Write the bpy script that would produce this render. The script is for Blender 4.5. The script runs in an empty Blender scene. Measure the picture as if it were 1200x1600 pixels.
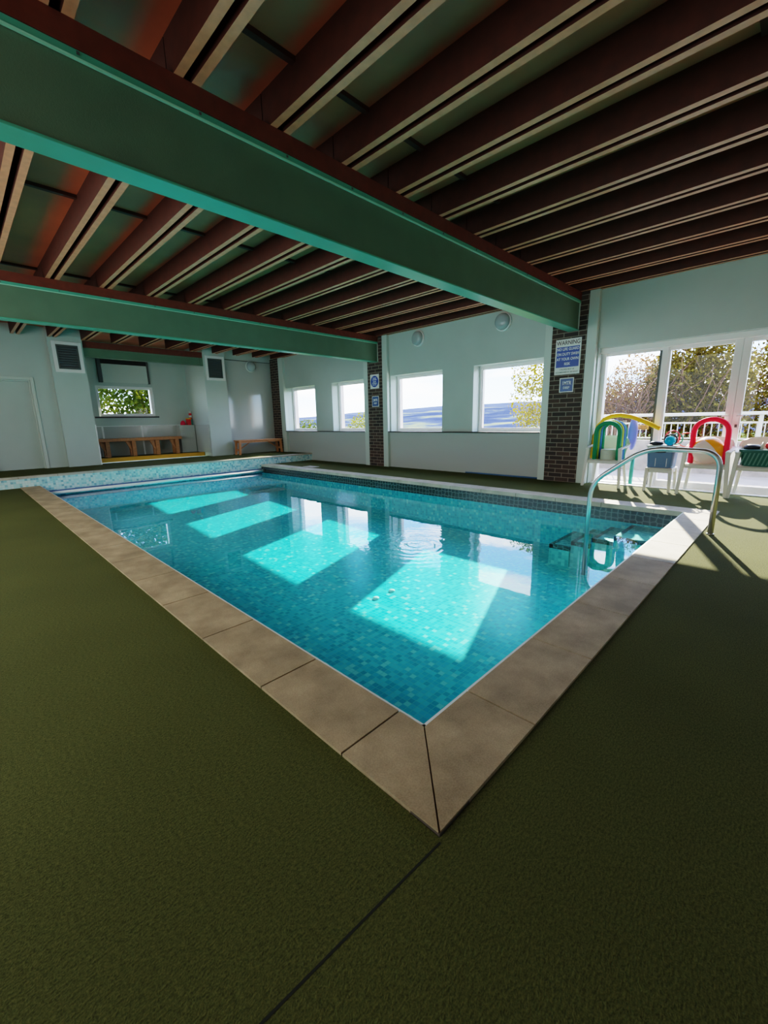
import bpy, math, random
from mathutils import Vector, Matrix
random.seed(7)
PI = math.pi
COL = bpy.context.scene.collection
ORG = {}

def lin(r, g, b):
    def c(v):
        v /= 255.0
        return v/12.92 if v <= 0.04045 else ((v+0.055)/1.055)**2.4
    return (c(r), c(g), c(b), 1.0)

# ------------------------------------------------------------------ materials
class NT:
    def __init__(s, name):
        s.m = bpy.data.materials.new(name); s.m.use_nodes = True
        s.t = s.m.node_tree; s.t.nodes.clear()
        s.out = s.n('ShaderNodeOutputMaterial')
    def n(s, ty, **kw):
        nd = s.t.nodes.new(ty)
        for k, v in kw.items():
            if k.startswith('i_'):
                nd.inputs[k[2:].replace('_', ' ')].default_value = v
            else: setattr(nd, k, v)
        return nd
    def l(s, a, b): s.t.links.new(a, b)
    def math(s, op, a, b=None):
        nd = s.n('ShaderNodeMath', operation=op)
        for i, v in enumerate((a, b)):
            if v is None: continue
            if isinstance(v, (int, float)): nd.inputs[i].default_value = v
            else: s.l(v, nd.inputs[i])
        return nd.outputs[0]
    def ramp(s, fac, stops, const=False):
        nd = s.n('ShaderNodeValToRGB'); cr = nd.color_ramp
        if const: cr.interpolation = 'CONSTANT'
        while len(cr.elements) < len(stops): cr.elements.new(0.5)
        for e, (p, c) in zip(cr.elements, stops): e.position = p; e.color = c
        s.l(fac, nd.inputs[0]); return nd.outputs[0]
    def mix(s, fac, a, b, mode='MIX'):
        nd = s.n('ShaderNodeMix', data_type='RGBA', blend_type=mode)
        for sock, v in ((nd.inputs[0], fac), (nd.inputs[6], a), (nd.inputs[7], b)):
            if hasattr(v, 'is_output'): s.l(v, sock)
            else: sock.default_value = v
        return nd.outputs[2]

def pmat(name, col, rough=0.5, metal=0.0, spec=0.5, var=0.0, nscale=8.0, bump=0.0, bscale=60.0, coat=0.0, trans=0.0):
    T = NT(name)
    b = T.n('ShaderNodeBsdfPrincipled')
    b.inputs['Roughness'].default_value = rough; b.inputs['Metallic'].default_value = metal
    b.inputs['Specular IOR Level'].default_value = spec; b.inputs['Coat Weight'].default_value = coat
    b.inputs['Base Color'].default_value = col
    tc = T.n('ShaderNodeTexCoord')
    if var:
        nz = T.n('ShaderNodeTexNoise'); nz.inputs['Scale'].default_value = nscale; nz.inputs['Detail'].default_value = 5
        T.l(tc.outputs['Object'], nz.inputs['Vector'])
        lo = tuple(c*(1-var) for c in col[:3])+(1,); hi = tuple(min(1, c*(1+var)) for c in col[:3])+(1,)
        T.l(T.ramp(nz.outputs['Fac'], [(0.3, lo), (0.7, hi)]), b.inputs['Base Color'])
    if bump:
        nb = T.n('ShaderNodeTexNoise'); nb.inputs['Scale'].default_value = bscale; nb.inputs['Detail'].default_value = 3
        T.l(tc.outputs['Object'], nb.inputs['Vector'])
        bp = T.n('ShaderNodeBump'); bp.inputs['Strength'].default_value = bump; bp.inputs['Distance'].default_value = 0.01
        T.l(nb.outputs['Fac'], bp.inputs['Height']); T.l(bp.outputs[0], b.inputs['Normal'])
    if trans:
        tr = T.n('ShaderNodeBsdfTranslucent'); tr.inputs[0].default_value = col
        mx = T.n('ShaderNodeMixShader'); mx.inputs[0].default_value = trans
        T.l(b.outputs[0], mx.inputs[1]); T.l(tr.outputs[0], mx.inputs[2]); T.l(mx.outputs[0], T.out.inputs[0])
    else: T.l(b.outputs[0], T.out.inputs[0])
    return T.m

def mosaic(name, size, stops, grout, g=0.06, rough=0.25):
    T = NT(name)
    uv = T.n('ShaderNodeUVMap')
    sc = T.n('ShaderNodeVectorMath', operation='SCALE'); sc.inputs['Scale'].default_value = 1/size
    T.l(uv.outputs[0], sc.inputs[0])
    fl = T.n('ShaderNodeVectorMath', operation='FLOOR'); T.l(sc.outputs[0], fl.inputs[0])
    wn = T.n('ShaderNodeTexWhiteNoise', noise_dimensions='2D'); T.l(fl.outputs[0], wn.inputs['Vector'])
    col = T.ramp(wn.outputs['Value'], stops, True)
    fr = T.n('ShaderNodeVectorMath', operation='FRACTION'); T.l(sc.outputs[0], fr.inputs[0])
    sp = T.n('ShaderNodeSeparateXYZ'); T.l(fr.outputs[0], sp.inputs[0])
    e = None
    for k in (0, 1):
        a = T.math('MINIMUM', sp.outputs[k], T.math('SUBTRACT', 1.0, sp.outputs[k]))
        e = a if e is None else T.math('MINIMUM', e, a)
    ln = T.math('LESS_THAN', e, g)
    c = T.mix(ln, col, grout)
    b = T.n('ShaderNodeBsdfPrincipled'); b.inputs['Roughness'].default_value = rough
    T.l(c, b.inputs['Base Color']); T.l(b.outputs[0], T.out.inputs[0])
    return T.m

def brickmat(name):
    T = NT(name)
    uv = T.n('ShaderNodeUVMap')
    br = T.n('ShaderNodeTexBrick', offset=0.5)
    for k, v in (('Color1', lin(78, 60, 52)), ('Color2', lin(52, 44, 42)), ('Mortar', lin(140, 128, 115)), ('Scale', 1.0),
                 ('Mortar Size', 0.006), ('Mortar Smooth', 0.1), ('Bias', 0.0), ('Brick Width', 0.237), ('Row Height', 0.075)):
        br.inputs[k].default_value = v
    T.l(uv.outputs[0], br.inputs['Vector'])
    b = T.n('ShaderNodeBsdfPrincipled'); b.inputs['Roughness'].default_value = 0.8
    T.l(br.outputs['Color'], b.inputs['Base Color'])
    bp = T.n('ShaderNodeBump', invert=True); bp.inputs['Strength'].default_value = 0.6; bp.inputs['Distance'].default_value = 0.008
    T.l(br.outputs['Fac'], bp.inputs['Height']); T.l(bp.outputs[0], b.inputs['Normal'])
    T.l(b.outputs[0], T.out.inputs[0]); return T.m

def carpetmat(name):
    T = NT(name)
    tc = T.n('ShaderNodeTexCoord')
    n1 = T.n('ShaderNodeTexNoise'); n1.inputs['Scale'].default_value = 260; n1.inputs['Detail'].default_value = 3
    n2 = T.n('ShaderNodeTexNoise'); n2.inputs['Scale'].default_value = 1.3; n2.inputs['Detail'].default_value = 3
    mp = T.n('ShaderNodeMapping'); mp.inputs['Scale'].default_value = (0.45, 1.0, 1.0)
    T.l(tc.outputs['Object'], mp.inputs[0])
    n3 = T.n('ShaderNodeTexNoise'); n3.inputs['Scale'].default_value = 190; n3.inputs['Detail'].default_value = 4
    T.l(tc.outputs['Object'], n1.inputs['Vector']); T.l(tc.outputs['Object'], n2.inputs['Vector']); T.l(mp.outputs[0], n3.inputs['Vector'])
    f = T.math('ADD', T.math('MULTIPLY', n1.outputs['Fac'], 0.5), T.math('MULTIPLY', n3.outputs['Fac'], 0.5))
    c1 = T.ramp(f, [(0.38, CARPET_LO), (0.62, CARPET_HI)])
    c = T.mix(T.math('MULTIPLY', n2.outputs['Fac'], 0.45), c1, tuple(v*0.55 for v in CARPET_LO[:3])+(1,))
    b = T.n('ShaderNodeBsdfPrincipled'); b.inputs['Roughness'].default_value = 0.95; b.inputs['Specular IOR Level'].default_value = 0.1
    pass
    T.l(c, b.inputs['Base Color'])
    bp = T.n('ShaderNodeBump'); bp.inputs['Strength'].default_value = 0.6; bp.inputs['Distance'].default_value = 0.006
    T.l(f, bp.inputs['Height']); T.l(bp.outputs[0], b.inputs['Normal'])
    T.l(b.outputs[0], T.out.inputs[0]); return T.m
CARPET_LO = (0.050, 0.058, 0.019, 1); CARPET_HI = (0.136, 0.146, 0.046, 1)

def schlick(T, f0, normal=None):
    """reflectance that is the same from both sides of a thin sheet"""
    ge = T.n('ShaderNodeNewGeometry'); d = T.n('ShaderNodeVectorMath', operation='DOT_PRODUCT')
    T.l(normal if normal else ge.outputs['Normal'], d.inputs[0]); T.l(ge.outputs['Incoming'], d.inputs[1])
    c = T.math('ABSOLUTE', d.outputs['Value'])
    k = T.math('POWER', T.math('SUBTRACT', 1.0, T.math('MINIMUM', c, 1.0)), 5.0)
    return T.math('ADD', T.math('MULTIPLY', k, 1.0-f0), f0)

def glassmat(name, tint=(0.95, 0.98, 0.97, 1), ior=1.45):
    T = NT(name)
    tr = T.n('ShaderNodeBsdfTransparent'); tr.inputs[0].default_value = tint
    gl = T.n('ShaderNodeBsdfGlossy'); gl.inputs['Roughness'].default_value = 0.0
    mx = T.n('ShaderNodeMixShader')
    T.l(schlick(T, 0.018), mx.inputs[0]); T.l(tr.outputs[0], mx.inputs[1]); T.l(gl.outputs[0], mx.inputs[2]); T.l(mx.outputs[0], T.out.inputs[0])
    return T.m

def watermat(name):
    T = NT(name)
    tr = T.n('ShaderNodeBsdfTransparent'); tr.inputs[0].default_value = (0.57, 1.0, 1.0, 1)
    gl = T.n('ShaderNodeBsdfGlossy'); gl.inputs['Roughness'].default_value = 0.0
    gl.inputs[0].default_value = (0.70, 0.82, 1.0, 1)
    tc = T.n('ShaderNodeTexCoord')
    n1 = T.n('ShaderNodeTexNoise'); n1.inputs['Scale'].default_value = 2.2; n1.inputs['Detail'].default_value = 2
    T.l(tc.outputs['Object'], n1.inputs['Vector'])
    # ripple rings round one spot, dying away with distance
    mp = T.n('ShaderNodeMapping'); mp.inputs['Location'].default_value = (0.10, 2.80, 0)
    T.l(tc.outputs['Object'], mp.inputs[0])
    ln = T.n('ShaderNodeVectorMath', operation='LENGTH'); T.l(mp.outputs[0], ln.inputs[0])
    nz = T.n('ShaderNodeTexNoise'); nz.inputs['Scale'].default_value = 9; T.l(tc.outputs['Object'], nz.inputs['Vector'])
    ph = T.math('ADD', T.math('MULTIPLY', ln.outputs['Value'], 58.0), T.math('MULTIPLY', nz.outputs['Fac'], 7.0))
    fall = T.math('POWER', 2.718, T.math('MULTIPLY', T.math('MULTIPLY', ln.outputs['Value'], ln.outputs['Value']), -4.0))
    rip = T.math('MULTIPLY', T.math('MULTIPLY', T.math('SINE', ph), 0.02), fall)
    h = T.math('ADD', T.math('MULTIPLY', n1.outputs['Fac'], 0.022), rip)
    bp = T.n('ShaderNodeBump'); bp.inputs['Strength'].default_value = 0.35; bp.inputs['Distance'].default_value = 0.12
    T.l(h, bp.inputs['Height'])
    T.l(bp.outputs[0], gl.inputs['Normal'])
    mx = T.n('ShaderNodeMixShader')
    T.l(schlick(T, 0.022, bp.outputs[0]), mx.inputs[0]); T.l(tr.outputs[0], mx.inputs[1]); T.l(gl.outputs[0], mx.inputs[2]); T.l(mx.outputs[0], T.out.inputs[0])
    return T.m

def bandmat(name):
    T = NT(name)
    uv = T.n('ShaderNodeUVMap')
    vo = T.n('ShaderNodeTexVoronoi', feature='DISTANCE_TO_EDGE'); vo.inputs['Scale'].default_value = 14; vo.inputs['Randomness'].default_value = 0.35
    T.l(uv.outputs[0], vo.inputs['Vector'])
    c = T.ramp(vo.outputs['Distance'], [(0.0, lin(120, 130, 128)), (0.07, lin(38, 52, 56)), (0.3, lin(24, 34, 38))])
    b = T.n('ShaderNodeBsdfPrincipled'); b.inputs['Roughness'].default_value = 0.25
    T.l(c, b.inputs['Base Color']); T.l(b.outputs[0], T.out.inputs[0]); return T.m

def leafmat(name, stops, scale=3.0, trans=0.45):
    T = NT(name)
    tc = T.n('ShaderNodeTexCoord')
    n = T.n('ShaderNodeTexNoise'); n.inputs['Scale'].default_value = scale; n.inputs['Detail'].default_value = 6; n.inputs['Roughness'].default_value = 0.8
    T.l(tc.outputs['Object'], n.inputs['Vector'])
    c = T.mix(1.0, T.ramp(n.outputs['Fac'], stops), (0.36, 0.36, 0.36, 1), 'MULTIPLY')
    d = T.n('ShaderNodeBsdfDiffuse'); t = T.n('ShaderNodeBsdfTranslucent')
    T.l(c, d.inputs[0]); T.l(c, t.inputs[0])
    mx = T.n('ShaderNodeMixShader'); mx.inputs[0].default_value = trans
    T.l(d.outputs[0], mx.inputs[1]); T.l(t.outputs[0], mx.inputs[2]); T.l(mx.outputs[0], T.out.inputs[0])
    return T.m

def hillmat(name):
    T = NT(name)
    tc = T.n('ShaderNodeTexCoord')
    sp = T.n('ShaderNodeSeparateXYZ'); T.l(tc.outputs['Object'], sp.inputs[0])
    mp = T.n('ShaderNodeMapping'); mp.inputs['Scale'].default_value = (0.022, 0.022, 0.16); T.l(tc.outputs['Object'], mp.inputs[0])
    n1 = T.n('ShaderNodeTexNoise'); n1.inputs['Scale'].default_value = 1.0; n1.inputs['Detail'].default_value = 6; n1.inputs['Roughness'].default_value = 0.65
    T.l(mp.outputs[0], n1.inputs['Vector'])
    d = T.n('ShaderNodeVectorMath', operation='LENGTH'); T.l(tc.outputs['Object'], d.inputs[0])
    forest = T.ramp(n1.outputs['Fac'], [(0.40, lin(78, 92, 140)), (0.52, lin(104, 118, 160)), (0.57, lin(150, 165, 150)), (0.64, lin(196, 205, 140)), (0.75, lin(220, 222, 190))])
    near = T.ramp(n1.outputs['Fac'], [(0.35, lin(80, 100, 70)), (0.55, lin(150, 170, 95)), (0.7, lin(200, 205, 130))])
    far = T.ramp(n1.outputs['Fac'], [(0.3, lin(98, 112, 160)), (0.7, lin(124, 138, 182))])  # distance haze put into the bluish forest and far colours
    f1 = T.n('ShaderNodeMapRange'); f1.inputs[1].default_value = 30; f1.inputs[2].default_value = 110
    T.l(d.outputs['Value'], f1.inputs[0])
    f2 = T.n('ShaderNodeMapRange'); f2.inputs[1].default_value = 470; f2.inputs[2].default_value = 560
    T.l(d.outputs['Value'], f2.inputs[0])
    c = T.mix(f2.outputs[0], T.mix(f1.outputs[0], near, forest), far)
    b = T.n('ShaderNodeBsdfDiffuse'); T.l(T.mix(1.0, c, (0.33, 0.33, 0.33, 1), 'MULTIPLY'), b.inputs[0])
    T.l(b.outputs[0], T.out.inputs[0]); return T.m

def copingmat(name, lo, hi):
    T = NT(name)
    tc = T.n('ShaderNodeTexCoord')
    n1 = T.n('ShaderNodeTexNoise'); n1.inputs['Scale'].default_value = 3.5; n1.inputs['Detail'].default_value = 6; n1.inputs['Roughness'].default_value = 0.6
    n2 = T.n('ShaderNodeTexNoise'); n2.inputs['Scale'].default_value = 180; n2.inputs['Detail'].default_value = 3
    T.l(tc.outputs['Object'], n1.inputs['Vector']); T.l(tc.outputs['Object'], n2.inputs['Vector'])
    c = T.ramp(n1.outputs['Fac'], [(0.35, lo), (0.65, hi)])
    c = T.mix(0.35, c, T.ramp(n2.outputs['Fac'], [(0.35, (0.4, 0.4, 0.4, 1)), (0.65, (1, 1, 1, 1))]), 'MULTIPLY')
    b = T.n('ShaderNodeBsdfPrincipled'); b.inputs['Roughness'].default_value = 0.7
    T.l(c, b.inputs['Base Color'])
    bp = T.n('ShaderNodeBump'); bp.inputs['Strength'].default_value = 0.25; bp.inputs['Distance'].default_value = 0.004
    T.l(n2.outputs['Fac'], bp.inputs['Height']); T.l(bp.outputs[0], b.inputs['Normal'])
    T.l(b.outputs[0], T.out.inputs[0]); return T.m

M = {}
M['white'] = pmat('white_wall_paint', (0.47, 0.545, 0.50, 1), 0.32, var=0.03, nscale=2)
M['gloss'] = pmat('glossy_white_panel', (0.46, 0.485, 0.46, 1), 0.10, spec=0.5, bump=0.12, bscale=1.6)
M['upvc'] = pmat('white_frame', (0.82, 0.80, 0.78, 1), 0.3)
M['trimw'] = pmat('white_trim', (0.56, 0.63, 0.57, 1), 0.35)
M['render'] = pmat('outside_render', (0.75, 0.66, 0.62, 1), 0.9)
M['sill'] = pmat('dark_sill', lin(38, 30, 32), 0.3)
M['carpet'] = carpetmat('green_carpet')
M['brick'] = brickmat('dark_brick')
M['coping'] = copingmat('coping_stone', lin(146, 128, 98), lin(192, 170, 134))
M['copingp'] = copingmat('pale_and_lit_stone', lin(175, 168, 152), lin(214, 206, 190))  # pale stone; on the coping, the daylight is put into this colour
M['mortar'] = pmat('coping_mortar', lin(86, 76, 66), 0.9)
M['rim'] = pmat('pale_pool_rim', lin(235, 248, 250), 0.4)
TUR = [(0.0, lin(30, 186, 216)), (0.2, lin(45, 202, 228)), (0.42, lin(64, 214, 236)), (0.66, lin(90, 226, 240)), (0.86, lin(165, 242, 244)), (0.94, lin(45, 200, 226))]
M['pool'] = mosaic('turquoise_pool_mosaic', 0.042, TUR, lin(110, 220, 225), 0.05)
M['riser'] = mosaic('pale_blue_mosaic', 0.042, [(0.0, lin(150, 208, 214)), (0.25, lin(180, 224, 226)), (0.5, lin(205, 232, 232)), (0.78, lin(128, 182, 198)), (0.9, lin(214, 232, 230))], lin(190, 215, 215), 0.05)
M['band'] = bandmat('dark_patterned_band')
M['water'] = watermat('pool_water')
M['glass'] = glassmat('window_glass')
M['flange'] = pmat('lit_green_flange', lin(78, 165, 138), 0.32, var=0.06, nscale=5)  # lighter than the web: light caught by the flanges put into the colour
M['edge'] = pmat('painted_highlight', lin(160, 225, 195), 0.3)  # highlight along the flange lip, painted as a bright colour
M['beam'] = pmat('green_painted_steel', lin(92, 118, 97), 0.34, bump=0.12, bscale=140, var=0.06, nscale=5)
M['plate'] = pmat('red_brown_timber', lin(104, 44, 28), 0.55, var=0.18, nscale=12)
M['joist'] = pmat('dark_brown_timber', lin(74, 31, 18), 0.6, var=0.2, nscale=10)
M['joistb'] = pmat('lit_joist_underside', lin(214, 142, 106), 0.4, var=0.12, nscale=14)  # light from pool and windows below put into a paler brown
M['ceil'] = pmat('ceiling_board', lin(205, 108, 72), 0.5, var=0.2, nscale=1.2)
M['chrome'] = pmat('polished_steel', (0.50, 0.50, 0.49, 1), 0.3, 0.9)
M['plastic'] = pmat('white_plastic', (0.80, 0.79, 0.72, 1), 0.35, trans=0.12)
M['yellow'] = pmat('yellow_foam', lin(240, 200, 20), 0.6, trans=0.15)
M['green'] = pmat('green_foam', lin(8, 150, 105), 0.6, trans=0.15)
M['blue'] = pmat('blue_foam', lin(60, 130, 220), 0.6, trans=0.15)
M['pink'] = pmat('pink_foam', lin(240, 30, 80), 0.6, trans=0.2)
M['lime'] = pmat('lime_foam', lin(190, 205, 50), 0.6, trans=0.15)
M['steelblue'] = pmat('blue_plastic', lin(84, 118, 156), 0.4)
M['paleblue'] = pmat('pale_blue_plastic', lin(150, 158, 222), 0.5, trans=0.3)
M['orange'] = pmat('orange_vinyl', lin(250, 175, 20), 0.3, trans=0.2)
M['ballw'] = pmat('white_vinyl', (0.85, 0.82, 0.78, 1), 0.25, trans=0.2)
M['black'] = pmat('black_rubber', lin(22, 22, 26), 0.5)
M['cyan'] = pmat('cyan_plastic', lin(20, 190, 220), 0.2, trans=0.3)
M['dgreen'] = pmat('dark_green_plastic', lin(10, 95, 85), 0.4, trans=0.1)
M['red'] = pmat('red_plastic', lin(225, 35, 45), 0.4)
M['teal'] = pmat('teal_plastic', lin(80, 190, 180), 0.4)
M['wood'] = pmat('bench_timber', lin(178, 122, 76), 0.5, var=0.2, nscale=20)
M['wood2'] = pmat('slim_bench_timber', lin(188, 128, 82), 0.4, var=0.15, nscale=20)
M['signw'] = pmat('sign_white', (0.78, 0.80, 0.76, 1), 0.4)
M['signb'] = pmat('sign_blue', lin(10, 72, 165), 0.4)
M['signd'] = pmat('sign_navy', lin(44, 88, 150), 0.4)
M['ink'] = pmat('sign_ink', lin(78, 42, 50), 0.5)
M['grey'] = pmat('grey_print', lin(120, 140, 135), 0.5)
M['letter'] = pmat('white_lettering', (0.9, 0.92, 0.92, 1), 0.5)
M['dark'] = pmat('dark_void', lin(30, 28, 28), 0.7)
M['hatchg'] = pmat('grey_hatch_frame', lin(82, 88, 86), 0.5)
M['louvre'] = pmat('dark_louvre', lin(84, 90, 92), 0.45)
M['lampd'] = pmat('prismatic_lamp_bowl', (0.36, 0.43, 0.43, 1), 0.12, bump=0.25, bscale=45)
M['yedge'] = pmat('yellow_step_edge', lin(205, 150, 30), 0.5)
M['bluepole'] = pmat('blue_pole', lin(60, 105, 150), 0.4)
M['terrace'] = pmat('terrace_paving', lin(140, 132, 130), 0.8, var=0.15, nscale=3)
M['dwarf'] = pmat('pale_dwarf_wall', lin(148, 140, 140), 0.8, var=0.25, nscale=6)
M['railw'] = pmat('white_railing', (0.55, 0.53, 0.52, 1), 0.4)
M['bark'] = pmat('bark', lin(96, 74, 62), 0.9, var=0.3, nscale=15)
M['twig'] = pmat('red_brown_twigs', lin(92, 60, 46), 0.8)
M['lf_red'] = leafmat('autumn_red_leaves', [(0.3, lin(150, 100, 80)), (0.5, lin(190, 140, 90)), (0.65, lin(205, 185, 90)), (0.8, lin(235, 215, 190))], 4)
M['lf_olive'] = leafmat('olive_leaves', [(0.32, lin(44, 36, 22)), (0.46, lin(112, 92, 44)), (0.58, lin(190, 168, 62)), (0.72, lin(235, 220, 150))], 4)
M['lf_yel'] = leafmat('yellow_birch_leaves', [(0.3, lin(150, 130, 30)), (0.5, lin(205, 185, 50)), (0.7, lin(235, 215, 90))], 5)
M['lf_grn'] = leafmat('green_leaves', [(0.3, lin(50, 72, 30)), (0.5, lin(105, 125, 48)), (0.62, lin(190, 190, 50)), (0.8, lin(225, 220, 110))], 1.6)
M['lf_lime'] = leafmat('lime_leaves', [(0.3, lin(130, 145, 50)), (0.7, lin(215, 205, 80))], 3)
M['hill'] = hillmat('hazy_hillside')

# ------------------------------------------------------------------ mesh helper
class MB:
    def __init__(s): s.v = []; s.f = []; s.m = []
    def face(s, pts, mi=0):
        b = len(s.v); s.v += [tuple(p) for p in pts]; s.f.append(tuple(range(b, b+len(pts)))); s.m.append(mi)
    def box(s, x0, x1, y0, y1, z0, z1, mi=0, bot=None):
        b = len(s.v)
        s.v += [(x0,y0,z0),(x1,y0,z0),(x1,y1,z0),(x0,y1,z0),(x0,y0,z1),(x1,y0,z1),(x1,y1,z1),(x0,y1,z1)]
        for i, q in enumerate(((0,3,2,1),(4,5,6,7),(0,1,5,4),(1,2,6,5),(2,3,7,6),(3,0,4,7))):
            s.f.append(tuple(b+k for k in q)); s.m.append(bot if (bot is not None and i == 0) else mi)
        return s
    def frust(s, a, b_, ax, ay, bx, by, mi=0):
        """tapered bar from point a to b: half sizes ax, ay at a and bx, by at b (along world x and y)"""
        b = len(s.v)
        for p, hx, hy in ((a, ax, ay), (b_, bx, by)):
            s.v += [(p[0]-hx,p[1]-hy,p[2]),(p[0]+hx,p[1]-hy,p[2]),(p[0]+hx,p[1]+hy,p[2]),(p[0]-hx,p[1]+hy,p[2])]
        for q in ((0,3,2,1),(4,5,6,7),(0,1,5,4),(1,2,6,5),(2,3,7,6),(3,0,4,7)):
            s.f.append(tuple(b+k for k in q)); s.m.append(mi)
        return s
    def tube(s, pts, r, n=10, mi=0, closed=False):
        pts = [Vector(p) for p in pts]; N = len(pts)
        rr = r if isinstance(r, (list, tuple)) else [r]*N
        b = len(s.v); up = None
        for i, p in enumerate(pts):
            if closed: t = pts[(i+1) % N]-pts[i-1]
            else: t = pts[min(i+1, N-1)]-pts[max(i-1, 0)]
            t.normalize()
            if up is None:
                up = Vector((0,0,1)) if abs(t.z) < 0.9 else Vector((1,0,0))
            a = (up - t*up.dot(t)); a.normalize(); c = t.cross(a); up = a
            for k in range(n):
                w = 2*PI*k/n
                s.v.append(tuple(p+(a*math.cos(w)+c*math.sin(w))*rr[i]))
        for i in range(N if closed else N-1):
            j = (i+1) % N
            for k in range(n):
                k2 = (k+1) % n
                s.f.append((b+i*n+k, b+i*n+k2, b+j*n+k2, b+j*n+k)); s.m.append(mi)
        if not closed:
            s.f.append(tuple(b+k for k in range(n))[::-1]); s.m.append(mi)
            s.f.append(tuple(b+(N-1)*n+k for k in range(n))); s.m.append(mi)
        return s
    def lathe(s, prof, c, axis='z', n=24, mi=0):
        b = len(s.v); N = len(prof)
        for r, h in prof:
            for k in range(n):
                w = 2*PI*k/n; p, q = r*math.cos(w), r*math.sin(w)
                if axis == 'z': s.v.append((c[0]+p, c[1]+q, c[2]+h))
                elif axis == 'x': s.v.append((c[0]+h, c[1]+p, c[2]+q))
                else: s.v.append((c[0]+p, c[1]+h, c[2]+q))
        for i in range(N-1):
            for k in range(n):
                k2 = (k+1) % n
                s.f.append((b+i*n+k, b+i*n+k2, b+(i+1)*n+k2, b+(i+1)*n+k)); s.m.append(mi)
        s.f.append(tuple(b+k for k in range(n))[::-1]); s.m.append(mi)
        s.f.append(tuple(b+(N-1)*n+k for k in range(n))); s.m.append(mi)
        return s
    def prism(s, poly, z0, z1, mi=0):
        n = len(poly); b = len(s.v)
        s.v += [(x, y, z0) for x, y in poly]+[(x, y, z1) for x, y in poly]
        s.f.append(tuple(b+k for k in range(n))[::-1]); s.m.append(mi)
        s.f.append(tuple(b+n+k for k in range(n))); s.m.append(mi)
        for k in range(n):
            k2 = (k+1) % n
            s.f.append((b+k, b+k2, b+n+k2, b+n+k)); s.m.append(mi)
        return s
    def sphere(s, c, r, n=20, mi=0, sz=1.0):
        prof = [(max(1e-4, r*math.sin(PI*i/(n//2))), -r*sz*math.cos(PI*i/(n//2))) for i in range(n//2+1)]
        return s.lathe(prof, c, 'z', n, mi)
    def build(s, name, mats, parent=None, smooth=False, bevel=0.0, org=None):
        if not isinstance(mats, (list, tuple)): mats = [mats]
        if parent is not None: o = ORG[parent]
        elif org is not None: o = Vector(org)
        else:
            lo = [min(v[k] for v in s.v) for k in range(3)]; hi = [max(v[k] for v in s.v) for k in range(3)]
            o = Vector(((lo[0]+hi[0])/2, (lo[1]+hi[1])/2, lo[2]))
        me = bpy.data.meshes.new(name)
        me.from_pydata([(v[0]-o.x, v[1]-o.y, v[2]-o.z) for v in s.v], [], s.f)
        for m in mats: me.materials.append(m)
        for p, mi in zip(me.polygons, s.m): p.material_index = mi; p.use_smooth = smooth
        uvl = me.uv_layers.new(name='UVMap')
        for p in me.polygons:
            nx, ny, nz = (abs(c) for c in p.normal)
            for li in p.loop_indices:
                v = s.v[me.loops[li].vertex_index]
                uvl.data[li].uv = (v[0], v[1]) if nz >= nx and nz >= ny else ((v[1], v[2]) if nx >= ny else (v[0], v[2]))
        me.update()
        ob = bpy.data.objects.new(name, me); COL.objects.link(ob)
        if parent is not None: ob.parent = parent
        else: ob.location = o
        ORG[ob] = o
        if bevel:
            bv = ob.modifiers.new('bevel', 'BEVEL'); bv.width = bevel; bv.segments = 2; bv.limit_method = 'ANGLE'
        return ob

def tag(o, label, cat, group=None):
    o['label'] = label; o['category'] = cat
    if group: o['group'] = group
    return o
def thing(name, label, cat, loc, group=None):
    o = bpy.data.objects.new(name, None); COL.objects.link(o); o.location = loc; o.empty_display_size = 0.1
    ORG[o] = Vector(loc); return tag(o, label, cat, group)
def struct(mb, name, mats, parent=None, **kw):
    o = mb.build(name, mats, parent, **kw)
    if parent is None: o['kind'] = 'structure'
    return o
def dup(root, loc, label, group=None):
    r = root.copy(); COL.objects.link(r); r.location = loc; r['label'] = label
    if group: r['group'] = group
    ORG[r] = Vector(loc)
    for ch in list(root.children):
        c = ch.copy(); COL.objects.link(c); c.parent = r; ORG[c] = ORG[r]
        for g in list(ch.children):
            d = g.copy(); COL.objects.link(d); d.parent = c; ORG[d] = ORG[r]
    return r

def slab(axis, a0, a1, ub, vb, holes, mi=0, edge=None):
    """solid slab thick along `axis` from a0 to a1, spanning ub x vb, with rectangular holes (u0,u1,v0,v1)"""
    mb = MB()
    us = sorted(set([ub[0], ub[1]]+[h[k] for h in holes for k in (0, 1) if ub[0] <= h[k] <= ub[1]]))
    vs = sorted(set([vb[0], vb[1]]+[h[k] for h in holes for k in (2, 3) if vb[0] <= h[k] <= vb[1]]))
    def P(a, u, v): return {'x': (a, u, v), 'y': (u, a, v), 'z': (u, v, a)}[axis]
    def solid(i, j):
        if not (0 <= i < len(us)-1 and 0 <= j < len(vs)-1): return False
        cu, cv = (us[i]+us[i+1])/2, (vs[j]+vs[j+1])/2
        return not any(h[0] < cu < h[1] and h[2] < cv < h[3] for h in holes)
    e = mi if edge is None else edge
    for i in range(len(us)-1):
        for j in range(len(vs)-1):
            if not solid(i, j): continue
            u0, u1, v0, v1 = us[i], us[i+1], vs[j], vs[j+1]
            mb.face([P(a0,u0,v0),P(a0,u0,v1),P(a0,u1,v1),P(a0,u1,v0)], mi)
            mb.face([P(a1,u0,v0),P(a1,u1,v0),P(a1,u1,v1),P(a1,u0,v1)], mi)
            for di, dj, q in ((-1,0,[(u0,v0),(u0,v1)]),(1,0,[(u1,v0),(u1,v1)]),(0,-1,[(u0,v0),(u1,v0)]),(0,1,[(u0,v1),(u1,v1)])):
                if not solid(i+di, j+dj):
                    (p, q_), (r, t) = q
                    mb.face([P(a0,p,q_),P(a1,p,q_),P(a1,r,t),P(a0,r,t)], e)
    return mb

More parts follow.
